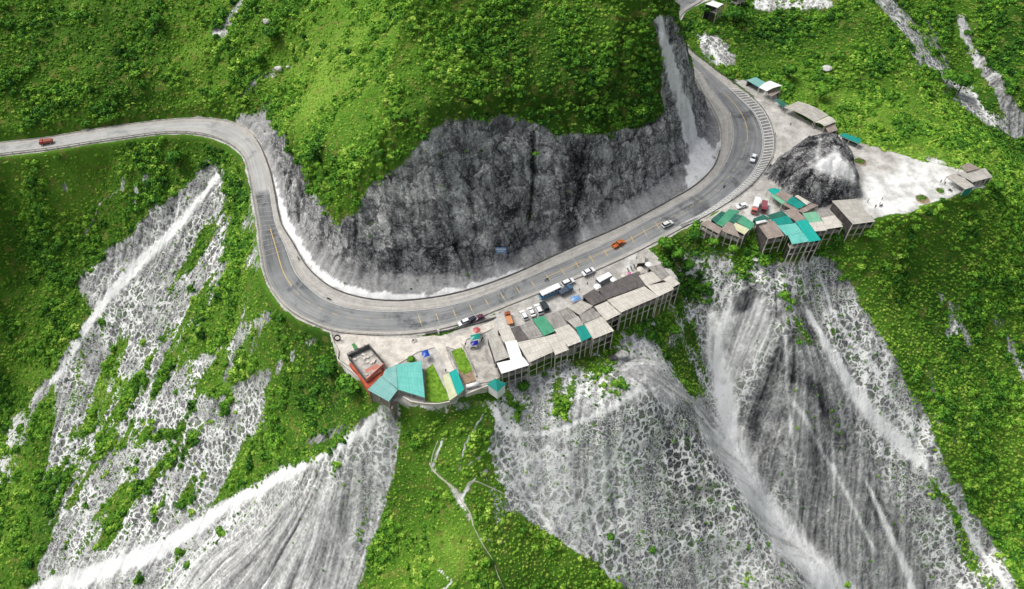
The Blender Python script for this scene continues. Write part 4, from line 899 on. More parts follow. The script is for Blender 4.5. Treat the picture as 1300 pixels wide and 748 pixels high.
def shed(label, px, base, hb, hf, mat, mode='open', group=None, arc=0, walls='', name='market_shed', cat='shed', deep=None, wallmat='shade', postmat='conc_pale', lip=None):
    """px: 4 pixels (back-left, back-right, front-right, front-left). base: floor height; hb/hf: roof height above floor at back/front"""
    zz = [base + hb, base + hb, base + hf, base + hf]; jit = random.uniform(-.1, .1)
    Wq = [V3(at(p[0], p[1], z + jit)) for p, z in zip(px, zz)]; cen = sum(Wq, Vector()) / 4; cen.z = base
    root = empty(name, label, cat, cen, 0, group); Q = [q - cen for q in Wq]
    bm = bmesh.new(); roof_mesh(bm, Q, arc); m = bpy.data.meshes.new("roof"); bm.to_mesh(m); bm.free(); m.materials.append(M[mat]); link(bpy.data.objects.new("roof", m), root)
    c2 = sum(Q, Vector()) / 4; inn = [q.lerp(c2, .07) for q in Q]
    NOGROW.append([(p.x, p.y) for p in Wq])
    hz_ = lambda p: float(height(p.x + cen.x, p.y + cen.y)) - base
    def post(p, top, lo, wd=.28):
        b2 = bmesh.new(); beam(b2, (p.x, p.y, lo), (p.x, p.y, top), wd); mobj("post", b2, M[postmat], root)
    fl, fr = inn[3], inn[2]; bl, br = inn[0], inn[1]
    L = (fr - fl).length; n = max(1, int(round(L / 2.7))) if mode == 'stilt' else max(1, int(round(L / 4.5)))
    for i in range(n + 1):
        p = fl.lerp(fr, i / n); lo = (hz_(p) - .6) if mode != 'none' else -.4; post(p, p.z - .06, min(lo, -.4), .34 if mode == 'stilt' else .22)
    for p in (bl, br): post(p, p.z - .06, min(-.4, hz_(p) - .3), .2)
    # tie beam under the front eave
    b2 = bmesh.new(); beam(b2, fl - Vector((0, 0, .22)), fr - Vector((0, 0, .22)), .16, .22); mobj("eave_beam", b2, M[postmat], root)
    if mode == 'stilt':
        k = .62 if deep is None else deep
        a, b = fl.lerp(bl, k), fr.lerp(br, k)
        b2 = bmesh.new(); prism(b2, [(q.x, q.y) for q in (fl, fr, b, a)], -.32, 0.0); mobj("floor_slab", b2, M['conc'], root)
        b2 = bmesh.new(); beam(b2, fl + Vector((0, 0, 1.0 - fl.z)), fr + Vector((0, 0, 1.0 - fr.z)), .09); beam(b2, fl + Vector((0, 0, .5 - fl.z)), fr + Vector((0, 0, .5 - fr.z)), .07); mobj("railing", b2, M[postmat], root)
        a, b = fl.lerp(bl, .45), fr.lerp(br, .45); b2 = bmesh.new(); beam(b2, (a.x, a.y, (a.z) / 2), (b.x, b.y, b.z / 2), .2, a.z - .5); mobj("wall", b2, M[wallmat], root)  # back wall, dark by default to paint in the interior's shade
        a, b = fl.lerp(bl, .55), fr.lerp(br, .55); za = min(hz_(a), hz_(b), hz_(fl.lerp(fr, .5).lerp(a.lerp(b, .5), .6))) - .8
        b2 = bmesh.new(); beam(b2, (a.x, a.y, (za - .34) / 2), (b.x, b.y, (za - .34) / 2), .25, abs(za) - .34); mobj("basement_wall", b2, M[random.choice(['conc_dark', 'block', 'conc'])], root)
        b2 = bmesh.new(); zl = -3.4
        if hz_(fl) < -4: beam(b2, (fl.x, fl.y, zl), (fr.x, fr.y, zl), .16, .24); mobj("tie_beam", b2, M[postmat], root)
        else: b2.free()
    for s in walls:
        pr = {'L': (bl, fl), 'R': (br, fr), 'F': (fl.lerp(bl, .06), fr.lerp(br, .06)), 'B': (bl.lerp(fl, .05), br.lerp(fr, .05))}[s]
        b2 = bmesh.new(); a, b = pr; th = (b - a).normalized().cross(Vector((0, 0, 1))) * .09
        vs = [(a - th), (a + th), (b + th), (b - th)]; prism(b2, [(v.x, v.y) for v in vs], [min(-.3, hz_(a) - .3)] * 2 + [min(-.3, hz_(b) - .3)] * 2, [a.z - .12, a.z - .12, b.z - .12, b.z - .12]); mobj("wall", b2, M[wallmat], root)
    return root
def mb(x): return .4 + (x - 615) / 240 * 2.6
GS = "stilt sheds of the long roadside stall row"
def row(label, px, mat, mode='none', **k):
    xm = sum(p[0] for p in px) / 4; return shed(label, px, mb(xm), k.pop('hb', 3.3), k.pop('hf', 3.0), mat, mode, **k)
row("low grey ribbed roof shed at the stall row's left end beside the paved yard", [(618.4,426),(631.6,423.5),(647,453.5),(629,459.5)], 'r_grey', walls='LR')
row("small pale roof with a white rim beside the orange parked truck", [(631.6,417),(646.5,413),(655,432),(640,435)], 'r_light', walls='B')
row("narrow bright white roof strip behind the white front shed", [(641,434.5),(656,432),(664,455.5),(648,457)], 'r_white', hf=3.25)
row("bright white roofed stilt shed at the lower left corner of the stall row", [(630.5,461),(664.7,453.5),(672,463.5),(636.8,474.5)], 'r_white', 'stilt', hb=3.6, hf=3.2, walls='L')
row("dark ribbed roof shed between the white rimmed roof and the mottled roof", [(648,416.8),(659.6,413.2),(672,430.5),(656.6,435.5)], 'r_dark')
row("mottled grey roof shed just left of the green roof", [(659.4,413.8),(675.8,406.6),(690,426.8),(672,431.4)], 'r_mott', walls='B')
row("mid green sheet roof shed facing the white parked cars", [(675.7,405.2),(691,400.6),(705,420.4),(690.5,426.6)], 'r_green', walls='B', hb=3.5)
row("broad light grey roof stilt shed right of the white one", [(656.5,434.8),(693.6,427),(702.4,446.8),(671.6,460.5)], 'r_light', 'stilt', hb=3.7)
row("light grey stilt shed roof jutting out just right of the broad light grey roof", [(693.4,427),(708.8,422.6),(722.4,444),(705,450.8)], 'r_light', 'stilt', hb=3.5, hf=2.9)
row("worn grey roof shed immediately right of the mid green roof", [(691,401),(709.8,394.5),(721.2,412.5),(704,418)], 'r_mott', walls='B')
row("small light roof panel behind the short stilt shed with a teal side curtain", [(703.5,418.4),(722,411.8),(730.5,420.4),(711.8,430)], 'r_light')
row("light roof stilt shed with a teal side curtain, left of the bright teal roof", [(711.8,429),(730.4,420),(739.6,433),(721,440)], 'r_light', 'stilt', hb=3.4)
row("square mottled roof shed behind the parked black car", [(709.6,394.8),(721,389.6),(733,401.4),(719.4,408)], 'r_mott', hb=3.1, walls='B')
row("small light roof shed directly behind the teal roof", [(720.4,407.4),(734,401.2),(741,412.2),(731,417)], 'r_grey')
row("bright teal roof stilt shed in the middle of the stall row", [(730.8,415.4),(742.4,412.6),(752.4,427.2),(738,434)], 'r_teal', 'stilt', hb=3.3)
row("big light roof stilt shed right of the teal roof with tall concrete columns", [(741.6,411),(763.8,401.8),(779.8,420),(753,430.6)], 'r_light', 'stilt', hb=3.8, walls='R')
row("lichen stained roof shed behind the big light roof", [(735.4,399.7),(752.6,391.4),(762.8,401.8),(740.4,410.6)], 'r_mott')
row("pale patchy roof shed beside the blue tarpaulin", [(721.4,391),(738,381),(753,388.4),(735.6,400)], 'r_grey', hb=3.1, walls='B')
row("light roof stilt shed stepping down below the dark roofs", [(754.6,389.3),(770.4,382.4),(788.4,398.4),(769,407.4)], 'r_light', 'stilt', hb=3.6, walls='R')
row("short dark roof shed at the end of the long dark roof", [(739.4,375.7),(754.4,367),(772,379.6),(752.5,388)], 'r_dark', walls='B')
row("long dark roof shed below the white minibus", [(759,367),(800.6,347.6),(812,364.2),(769.4,380)], 'r_dark', walls='B')
row("long light roof stilt shed on the seaward side of the long dark roof", [(770.6,381),(818,363.6),(836.4,376.4),(788,397)], 'r_light', 'stilt', hb=3.6)
row("narrow dark roof shed strip between long dark roof and pale patched roof", [(800.4,348),(811.5,344.6),(820.6,362.8),(811,365.4)], 'r_dark', hb=3.1)
row("pale roof shed with dark patches near the right end of the row", [(811,350),(827.4,344.6),(842,355.4),(820.6,363)], 'r_light', hb=3.4)
row("light roof stilt shed second from the right end of the row", [(820.6,362.6),(849,357.6),(855.6,367.2),(836,376.6)], 'r_light', 'stilt', hb=3.5)
row("grey brown stained roof shed at the top right corner of the row", [(822.4,339),(838.8,335.6),(851,349.6),(839,355.4)], 'r_mott', walls='B')
row("small light roof stilt shed at the far right end of the row above the slope", [(841.6,354.8),(850.8,349.6),(863.4,359.8),(855,364.6)], 'r_light', 'stilt', hb=3.3, walls='R')
row("small square grey roof booth by the road at the right end of the row", [(809,321),(818,319.6),(819.4,333.6),(809,334.4)], 'r_grey', walls='BF', name='booth', cat='booth')
# --- right hand cluster on tall stilts
def clus(label, px, mat, mode='none', **k): return shed(label, px, k.pop('base', 7.2), k.pop('hb', 3.3), k.pop('hf', 3.0), mat, mode, **k)
clus("deep green roof shed at the left tip of the stilt cluster", [(903,278.5),(916,268),(921.4,270),(909.6,284)], 'r_dgreen', walls='B')
clus("bright green striped roof shed at the upper left of the stilt cluster", [(909.2,284),(925.6,265.4),(939,268),(917,288)], 'r_green', walls='B')
clus("low brown roof shed on very tall poles at the left end of the stilt cluster", [(898.6,279),(917,290),(913,297),(889.6,284.4)], 'r_brown', 'stilt', hf=2.6)
clus("deep green roof shed between striped roof and beige roof", [(933,271.5),(942.4,274),(932.6,284),(924.8,280.8)], 'r_dgreen')
clus("grey roof on tall leaning poles hanging over the thicket", [(924.5,281),(931,284.4),(939.6,301.6),(913.6,292.6)], 'r_brown', 'stilt', hb=3.2, hf=2.5)
clus("pale beige roof stilt hut at the front of the left cluster", [(933.2,282.4),(951.4,291.2),(945.6,298),(928,289)], 'r_cream', 'stilt', hb=3.1, hf=2.7, walls='R')
clus("mid green roof shed with a grey patch behind the pale beige hut", [(943,273.6),(958,283.8),(952.4,292.6),(935.4,281.8)], 'r_green')
clus("small green roof shed in front of the red and white trucks", [(956.6,277.6),(969,272.6),(978,277.6),(959.6,283.4)], 'r_dgreen', walls='B')
clus("square brown grey roof shed in the middle of the stilt cluster", [(960.4,283),(983.6,281.2),(996,299.4),(975,303.6)], 'r_brown', 'stilt', hb=3.4, walls='L')
clus("aqua roof corner shed nearest the grey parking yard and the knob", [(974.6,241),(982.4,238.6),(991.4,241),(983.6,248.8)], 'r_teal2', base=7.8)
clus("grey roof shed beside the aqua corner shed under the rock knob", [(984,246.3),(993,241.8),(1007.4,248.6),(998,257)], 'r_brown', base=7.8, hb=3.4)
clus("teal roof shed under the dark face of the rock knob", [(998,256.4),(1006,249.2),(1023,260.4),(1013,265.2)], 'r_teal', base=7.8, hb=3.4)
clus("pale green awning roof facing the red truck", [(978.4,248.4),(983.8,246),(998.4,257),(993,259.4)], 'r_lgreen', base=7.6, hb=3.1, hf=3.0, name='awning', cat='awning')
clus("brown roof strip linking the teal shed to the lower sheds", [(993,258.8),(999.8,256.4),(1016.4,267.8),(1011.6,270.6)], 'r_brown', base=7.6, hb=3.0)
clus("thin pale roof strip squeezed against the base of the knob", [(1009,249),(1013,247.6),(1029.4,257),(1024,260.4)], 'r_light', base=8)
clus("grey brown roof pointing towards the big grey roof", [(1013.7,267.4),(1030.8,257.8),(1039.4,260.4),(1019,271)], 'r_brown', base=7.6)
clus("dull green roof shed left of the brown ridge roof", [(974,273.4),(992.4,267.4),(1000.2,273.7),(979,279)], 'r_dgreen', hb=3.5)
clus("teal roof shed behind the square brown grey roof", [(979,279),(1000,273.6),(1007.4,283.2),(986.5,286.6)], 'r_teal', hb=3.4)
clus("brown ridge roof between the dull green and pale green roofs", [(995,267.4),(1008.8,264.6),(1023.4,278.2),(1010.7,281.4)], 'r_brown', hb=3.6, hf=3.4)
clus("long bright teal roof stilt shed reaching furthest down the slope", [(1010.4,281.2),(1023.4,278.4),(1042.4,304.6),(1028,307.4)], 'r_teal2', 'stilt', hb=3.8, hf=2.8, walls='R')
clus("light teal roof shed directly behind the aqua front roof", [(986.8,286.4),(1010.4,283.4),(1019.4,295.2),(998,299)], 'r_aqua', hb=3.3)
clus("aqua front roof stilt shed left of the long bright teal one", [(1000.4,298.8),(1021.8,295),(1028,306.4),(1005.6,310.2)], 'r_aqua', 'stilt', hb=3.1, hf=2.8)
clus("pale green roof shed below the grey brown pointing roof", [(1019,271),(1035.9,268.6),(1044.2,281.4),(1027,283.4)], 'r_lgreen', hb=3.5)
clus("pinkish grey roof stilt shed below the pale green roof", [(1027,283),(1044,281),(1050.4,292.4),(1035,294)], 'r_light', 'stilt', hb=3.2, hf=2.9)
clus("worn grey roof shed right of the pale green roof", [(1035.7,268.8),(1052.8,265.8),(1060.4,273.6),(1042.4,277)], 'r_mott', hb=3.5)
clus("light brown roof stilt shed at the right of the cluster front", [(1042.4,276.6),(1060.2,273.4),(1070.4,287.8),(1049.7,291)], 'r_light', 'stilt', hb=3.3, hf=3.0, walls='R')
clus("large lone grey roof stilt shed between the knob and the white platform", [(1056,255),(1086.5,252.6),(1111.6,281.2),(1083,285)], 'r_grey', 'stilt', base=8.2, hb=3.8, hf=3.2, walls='LR')
# --- upper stalls along the gravel yard
clus("ribbed green grey roof stall at the top end of the gravel yard", [(947.6,101.7),(959.7,98),(973,105),(963.9,111.4)], 'r_dusty', base=11.2, hf=2.8, walls='B')
clus("bright white curved roof stall at the top of the gravel yard", [(978,102.6),(993.6,109),(973.4,116),(963.4,111.2)], 'r_white', base=11.4, hb=3.9, hf=3.5, arc=.7)
clus("brown ribbed roof stall under the white curved roof", [(972.5,116),(983.4,111),(991.2,116),(979,123)], 'r_brown', base=10.6, hb=3.2, hf=3.0)
clus("low green roof stall between the two upper groups of stalls", [(983,126.5),(988.8,125.4),(999.2,132),(994,136.4)], 'r_dgreen', base=10.2, hb=3.0, hf=2.8)
clus("long curved grey roof market hall beside the gravel yard", [(995.4,136.8),(1013.2,128.6),(1052,146.4),(1034,155)], 'r_grey', base=10, hb=3.3, hf=3.3, arc=.8)
clus("pale curved roof section at the lower end of the market hall", [(1034,155.2),(1052.2,147.6),(1061.8,154.6),(1046.6,160.4)], 'r_light', base=9.8, hb=3.4, hf=3.2, arc=.5, walls='R')
clus("narrow bright teal roof over a row of stalls beside the track to the platform", [(1071,168.8),(1093.8,176.8),(1090.8,182.6),(1066,172.4)], 'r_teal', base=9.6, hb=2.9, hf=2.6, walls='B')
clus("small pale lean-to roof below the lower end of the market hall", [(1047,161),(1060,157),(1063.5,165),(1052,169)], 'r_brown', base=9.6, hb=2.6, hf=2.2, walls='R')
# --- lodge at the end of the white platform
clus("front roof of the stilt cafe at the tip of the white platform", [(1215,219.4),(1237.6,236.6),(1225.4,240.4),(1200.6,224.4)], 'r_grey', base=9.0, hb=3.7, hf=3.1, walls='R', wallmat='r_teal', name='cafe_hall', cat='cafe')
clus("main grey hipped roof hall at the outer end of the white platform", [(1215.4,220),(1251,213.4),(1260.4,225),(1235,231.4)], 'r_grey', 'stilt', base=8.8, hb=4.8, hf=3.9, walls='R', wallmat='conc', name='cafe_hall', cat='cafe', deep=.9)
clus("small raised grey roof behind the main cafe hall", [(1219.6,211),(1230.8,206.6),(1244.2,214),(1227,218)], 'r_brown', base=9.2, hb=5.4, hf=4.8, name='cafe_hall', cat='cafe')
# --- top edge huts
clus("small white roofed two storey stilt hut beside the uppermost road", [(895,5),(905,1),(918.4,5),(911,10)], 'r_white', 'stilt', base=25.5, hb=3.2, hf=3.0, walls='B', name='stilt_hut', cat='hut')
clus("stilt hut cut by the top edge of the picture", [(924,-8),(936,-11),(948,-6),(938,-2)], 'r_grey', 'stilt', base=26, hb=3.4, hf=3.2, name='stilt_hut', cat='hut')
# ------------------------------------------------------------------ terrace with the teal roofed house
def pw(p, z): return V3(at(p[0], p[1], z))
def slab(name, label, cat, px, z, th, mat, kind=None, z2=None):
    Wp = [pw(p, (z if z2 is None else z + (z2 - z) * (p[0] - px[0][0]) / (px[-1][0] - px[0][0] + 1e-6))) for p in px]; bm = bmesh.new(); prism(bm, Wp, [w_.z - th for w_ in Wp], [w_.z for w_ in Wp])
    bmesh.ops.triangulate(bm, faces=[f for f in bm.faces if len(f.verts) > 4]); o = mobj(name, bm, M[mat]); NOGROW.append([(w_.x, w_.y) for w_ in Wp]); return tag(o, label, cat, None, kind)
slab("terrace_paving", None, None, [(423,427),(440,424),(480,427.5),(524,430),(556,425),(563,421),(571,429),(588,424),(612,413),(632,404),(640,410),(611,424),(592,431),(588,446),(566,440),(569,452),(577,470),(569,474),(560,452),(552,441),(530,447),(514,457),(504,463),(492,468),(486,458),(469,436),(440,449),(446,466),(431,457),(430,447)], -.2, .5, 'conc_pale', 'structure')
M['lawn'] = simple('short_grass', lin(122, 158, 50), 1, .3, .7, lin(64, 104, 22))
slab("lawn", None, None, [(540,470),(549,462),(556,476),(572,507),(556,511),(541,509)], -.1, .6, 'lawn', 'structure')
slab("lawn", None, None, [(573,446),(586,441),(596,460),(600,470),(590,475),(583,470)], -.1, .6, 'lawn', 'structure')
slab("soil_bed", None, None, [(583,470.4),(590,475.4),(600,470.6),(604,483),(590,488)], -.1, .6, 'dirt', 'structure')
slab("yard_paving", None, None, [(589,445),(607,440),(616,440),(630,470),(634,480),(619,485),(606,487),(597,466)], -.12, .6, 'conc', 'structure')
def lowwall(label, pts, z, h, wd, mat, base=-1.0, z2=None):
    P = [at(p[0], p[1], z if z2 is None else z + (z2 - z) * i / (len(pts) - 1)) for i, p in enumerate(pts)]; return wallline("boundary_wall", label, "wall", P, h, wd, M[mat], base)
lowwall("pale parapet and retaining wall around the left tip of the house terrace", [(420,424),(424,436),(430,447),(429,458),(447,473),(467,491),(480,502)], -.5, 1.0, .35, 'conc_pale', -3.5)
lowwall("pale retaining wall below the lawn between the two teal roofed buildings", [(512,505),(522,511),(540,514),(556,514),(574,511)], -.5, .9, .35, 'conc_pale', -3.5)
lowwall("low grey wall on the left side of the paved yard", [(586,437),(592,450),(600,467),(605,479)], -.2, .9, .3, 'conc', -1)
lowwall("low wall closing the lower end of the paved yard", [(591,502),(606,496),(622,490),(632,486)], -.5, .9, .35, 'conc_pale', -3)
lowwall("low wall between the cream roofed shed and the garden bed", [(566,441),(575,458),(582,474),(592,500)], -.3, .7, .25, 'conc', -1.5)
lowwall("dark retaining wall between the lower road and the parking yard", [(540,424.5),(570,420),(600,412.5),(630,403.5)], -.1, .55, .5, 'conc_dark', -1)
def solid(name, label, cat, parts, z):
    """parts: (part name, pixels of footprint at height zr, z0, z1, material)"""
    c0 = pw(parts[0][1][0], z); root = empty(name, label, cat, c0)
    for nm, px, zr, z0, z1, mt in parts:
        Wp = [pw(p, zr) for p in px]; NOGROW.append([(w_.x, w_.y) for w_ in Wp]); bm = bmesh.new(); prism(bm, [w_ - c0 for w_ in Wp], z0 - c0.z, [zz - c0.z for zz in z1] if isinstance(z1, list) else z1 - c0.z); mobj(nm, bm, M[mt], root)
    return root, c0
# unfinished concrete building with orange lower terrace
top = [(441,450.5),(468.5,437),(487,458.5),(463.5,480)]
r, c0 = solid("unfinished_house", "roofless grey concrete shell house with orange lower floor on the terrace", "house", [("lower_floor", [(443,462),(468.5,448),(490,471),(467,494)], 1.2, -5, 1.2, 'orange')], -.5)
Tw = [pw(p, 4.4) for p in top]; cc_ = sum(Tw, Vector()) / 4
for k in range(4):
    a, b = Tw[k], Tw[(k + 1) % 4]; a2, b2_ = a.lerp(cc_, .07), b.lerp(cc_, .07); z0 = 1.25
    bm = bmesh.new(); h_ = [4.4, 4.4, 3.2, 3.6][k]; prism(bm, [p - c0 for p in (a, b, b2_, a2)], z0 - c0.z, h_ - c0.z); mobj("parapet_wall", bm, M['conc_dark'] if k in (0, 1, 3) else M['pink'], r)
bm = bmesh.new(); prism(bm, [p.lerp(cc_, .08) - c0 for p in Tw], 2.2 - c0.z, 2.5 - c0.z); mobj("roof_slab", bm, M['conc'], r)
for _ in range(14):
    u_, v_ = random.uniform(.15, .85), random.uniform(.15, .85); p = Tw[0].lerp(Tw[1], u_).lerp(Tw[3].lerp(Tw[2], u_), v_) - c0; s_ = random.uniform(.4, 1.1); bm = bmesh.new(); box(bm, (p.x, p.y, 2.5 - c0.z + s_ * .3), (s_ * 1.6, s_, s_ * .5), random.uniform(0, 3)); mobj("rubble_block", bm, M['conc_pale'], r)

bm = bmesh.new(); q = [pw(p, 3.2) - c0 for p in [(463,469),(478,462),(484,468),(468,478)]]; prism(bm, q, 1.25 - c0.z, [3.0 - c0.z, 3.4 - c0.z, 2.0 - c0.z, 1.6 - c0.z]); mobj("stair_roof", bm, M['pink'], r)
for t_ in (.2, .5, .8):
    for A, B in ((0, 1), (3, 0)):
        p = Tw[A].lerp(Tw[B], t_) - c0; bm = bmesh.new(); beam(bm, (p.x, p.y, 4.3 - c0.z), (p.x, p.y, 5.6 - c0.z), .2); mobj("column", bm, M['conc'], r)
shed("low dusty teal roof wing of the house at the terrace corner", [(484,477.5),(504.8,495),(493.7,510),(466.5,495)], -.5, 3.4, 2.8, 'r_dusty', 'none', walls='FLR', name='house_wing', cat='house', wallmat='block')
shed("broad dusty teal roof hall beside the unfinished house", [(489.5,469),(503.2,463.2),(505,494),(485,478)], -.5, 4.1, 3.7, 'r_dusty', 'none', name='house_wing', cat='house', wallmat='block')
shed("widest aqua ribbed roof of the terrace house next to the lawn", [(503,463.2),(535,458.4),(539.4,505),(504.8,494.6)], -.5, 4.0, 3.3, 'r_aqua', 'none', walls='FRB', name='house_wing', cat='house', wallmat='conc')
r, c0 = solid("brick_tower", "bare block tower wall below the teal roof corner on the slope", "building", [("wall", [(495,513),(506,500),(508,507),(498,522)], -2, -9, -1.0, 'block')], -2)
shed("cream half of the long shed roof beside the garden bed", [(562,477),(570,473.5),(580.4,502),(571,508.5)], -.5, 3.1, 2.9, 'r_cream', 'none', walls='LF', wallmat='conc_pale')
shed("teal half of the long shed roof beside the garden bed", [(570,473.2),(579.4,468.2),(589.4,494.4),(580.6,502)], -.5, 3.2, 3.0, 'r_teal2', 'none', walls='FR', wallmat='conc_pale')
# teal gabled kiosk
def kiosk():
    px = [(618,488),(628.5,480.4),(643,487.4),(631.5,497.6)]; W_ = [pw(p, 2.2) for p in px]; c = sum(W_, Vector()) / 4; c.z = -.6
    root = empty("kiosk", "small white kiosk with a teal pyramid roof at the yard corner", "kiosk", c); bm = bmesh.new(); uvl = bm.loops.layers.uv.verify()
    vs = [bm.verts.new(w_ - c) for w_ in W_]; ap = bm.verts.new(Vector((0, 0, 4.1)));
    for i in range(4): bm.faces.new([vs[i], vs[(i + 1) % 4], ap])
    bm.faces.new(vs[::-1]); mobj("roof", bm, M['r_teal'], root); bm = bmesh.new(); prism(bm, [(w_ - c) * .86 for w_ in W_], -2.6, 2.72); mobj("wall", bm, M['white'], root)
    NOGROW.append([(w_.x, w_.y) for w_ in W_])
kiosk()
# horizontal white tank
a, b = pw((592,491), .6), pw((608,487), .6); root = empty("water_tank", "long white cylindrical water tank lying at the end of the soil bed", "tank", (a + b) / 2 - Vector((0, 0, .9)), math.atan2((b - a).y, (b - a).x))
bm = bmesh.new(); cyl(bm, (0, 0, .9), .75, (b - a).length, 14, axis='X'); mobj("tank_body", bm, M['white'], root, True)
for s in (-1, 1): bm = bmesh.new(); box(bm, (s * 1.4, 0, .1), (.3, 1.3, .7)); mobj("cradle", bm, M['conc'], root)
# cloth canopies on poles
def canopy(label, px, z, mat, base=-.3):
    W_ = [pw(p, z) for p in px]; c = sum(W_, Vector()) / 4; c.z = base; root = empty("canopy", label, "canopy", c); bm = bmesh.new(); n = 6; Q = [w_ - c for w_ in W_]; g_ = []
    for j in range(n + 1):
        g_.append([bm.verts.new((Q[0].lerp(Q[1], i / n)).lerp(Q[3].lerp(Q[2], i / n), j / n) + Vector((0, 0, .55 * math.sin(math.pi * i / n) * math.sin(math.pi * j / n)))) for i in range(n + 1)])
    for j in range(n):
        for i in range(n): bm.faces.new([g_[j][i], g_[j][i + 1], g_[j + 1][i + 1], g_[j + 1][i]])
    mobj("cloth", bm, M[mat], root, True)
    for q in Q: bm = bmesh.new(); beam(bm, (q.x * .95, q.y * .95, -.3), (q.x * .95, q.y * .95, q.z), .09); mobj("pole", bm, M['metal'], root)
paint('blue_cloth', 28, 78, 168); paint('navy_cloth', 18, 34, 140); paint('teal_cloth', 20, 140, 128); paint('sky_cloth', 110, 150, 196); paint('red_cloth', 178, 92, 88); paint('pink_cloth', 206, 110, 160); paint('dark_blue_cloth', 52, 84, 120)
canopy("bright blue cloth canopy beside the terrace shrub", [(535,446.5),(543,443.4),(546,451.6),(537.4,454.6)], 2.3, 'blue_cloth')
canopy("teal cloth canopy above the yard next to the red umbrella", [(597,425.6),(609.4,423.2),(609.6,430.2),(597.6,432.2)], 2.5, 'teal_cloth')
canopy("navy blue cloth canopy below the teal one in the yard", [(597,434.4),(606.6,431.8),(607.2,437.4),(599,439.4)], 2.1, 'navy_cloth')
canopy("pale blue tarpaulin between the blue truck and the patchy roof", [(724,377),(735,374.6),(739,380),(727,383.6)], 3.8, 'sky_cloth', 1.4)
canopy("white cloth over the stall front in the aqua shed group", [(959.5,281.5),(972,279),(973.4,281.6),(960.6,284.6)], 11.6, 'white', 7.4)
# blue board leaning on the cliff above the shoulder
def board():
    g_ = at(636, 345, 3); p = ground_at(636, 322); c = V3(p); root = empty("notice_board", "pale blue notice board standing against the dark road cut", "sign", c)
    bm = bmesh.new(); box(bm, (0, -1.0, 1.6), (4.4, .12, 3.0)); mobj("panel", bm, M['sky_cloth'], root)
    bm = bmesh.new(); box(bm, (0, -1.08, 2.3), (3.7, .04, .5)); box(bm, (0, -1.08, 1.2), (2.6, .04, .35)); mobj("panel_stripe", bm, M['white'], root)
    for s in (-1.7, 1.7): bm = bmesh.new(); beam(bm, (s, -.86, -2.5), (s, -.86, 2.9), .14); mobj("leg", bm, M['metal'], root)
board()
# ------------------------------------------------------------------ vehicles
def heading(px, py, qx, qy, z):
    a, b = at(px, py, z), at(qx, qy, z); return math.atan2(b[1] - a[1], b[0] - a[0])
def loft(bm, prof, ys, mi=0):
    """side outline (x,z) swept across the width; ys: list of (y, inset)"""
    rings = []; cx_ = sum(p[0] for p in prof) / len(prof); cz = sum(p[1] for p in prof) / len(prof)
    for y, k in ys: rings.append([bm.verts.new((cx_ + (p[0] - cx_) * k, y, cz + (p[1] - cz) * k if p[1] > .5 else p[1])) for p in prof])
    n = len(prof)
    for r0, r1 in zip(rings[:-1], rings[1:]):
        for i in range(n): bm.faces.new([r0[i], r0[(i + 1) % n], r1[(i + 1) % n], r1[i]])
    bm.faces.new(rings[0][::-1]); bm.faces.new(rings[-1])
def wheels(root, xs_, ty, r=.34):
    for x in xs_:
        for s in (-1, 1):
            bm = bmesh.new(); cyl(bm, (0, 0, 0), r, .24, 14, axis='Y'); w_ = mobj("wheel", bm, M['black'], root); w_.location = (x, s * ty, r)
            bm = bmesh.new(); cyl(bm, (0, s * .125, 0), r * .58, .02, 10, axis='Y'); mobj("rim", bm, M['chrome'], w_)
def lights(root, x, y, z):
    for s in (-1, 1):
        bm = bmesh.new(); box(bm, (x, s * y, z), (.1, .34, .18)); mobj("headlight", bm, M['chrome'], root)
def zr(px, py, z): return z
def place(root, px, py, z, hd, sc=1.0):
    p = at(px, py, z); root.location = p; root.rotation_euler = (0, 0, hd); root.scale = (sc,) * 3
def car(label, px, q, z, col3, kind='suv', sc=1.15, group=None):
    c = M[paint_key(col3)] ; hd = heading(px[0], px[1], q[0], q[1], z); root = empty("car", label, "car", (0, 0, 0), 0, group)
    Lh = 2.25
    bm = bmesh.new(); loft(bm, [(-Lh, .35), (-Lh, .85), (-Lh + .15, 1.0), (1.0, 1.0), (Lh - .15, .82), (Lh, .6), (Lh, .32)], [(-.92, .97), (-.85, 1), (.85, 1), (.92, .97)]); mobj("body", bm, c, root)
    top = 1.62 if kind == 'suv' else 1.45; rear = -Lh + .1 if kind == 'suv' else -1.6
    bm = bmesh.new(); loft(bm, [(rear, 1.0), (rear + .35, top - .06), (.35, top - .06), (1.15, 1.0)], [(-.83, .98), (-.7, 1.0), (.7, 1.0), (.83, .98)]); mobj("windows", bm, M['glass'], root)
    bm = bmesh.new(); box(bm, ((rear + .35 + .35) / 2, 0, top), (.0 - rear + .1, 1.42, .1), taper=.93); mobj("car_roof", bm, c, root)
    wheels(root, (-1.4, 1.4), .84); lights(root, Lh - .02, .66, .68); place(root, px[0], px[1], z, hd, sc); return root
def paint_key(c):
    k = 'paint_%d_%d_%d' % c; paint(k, *c); return k
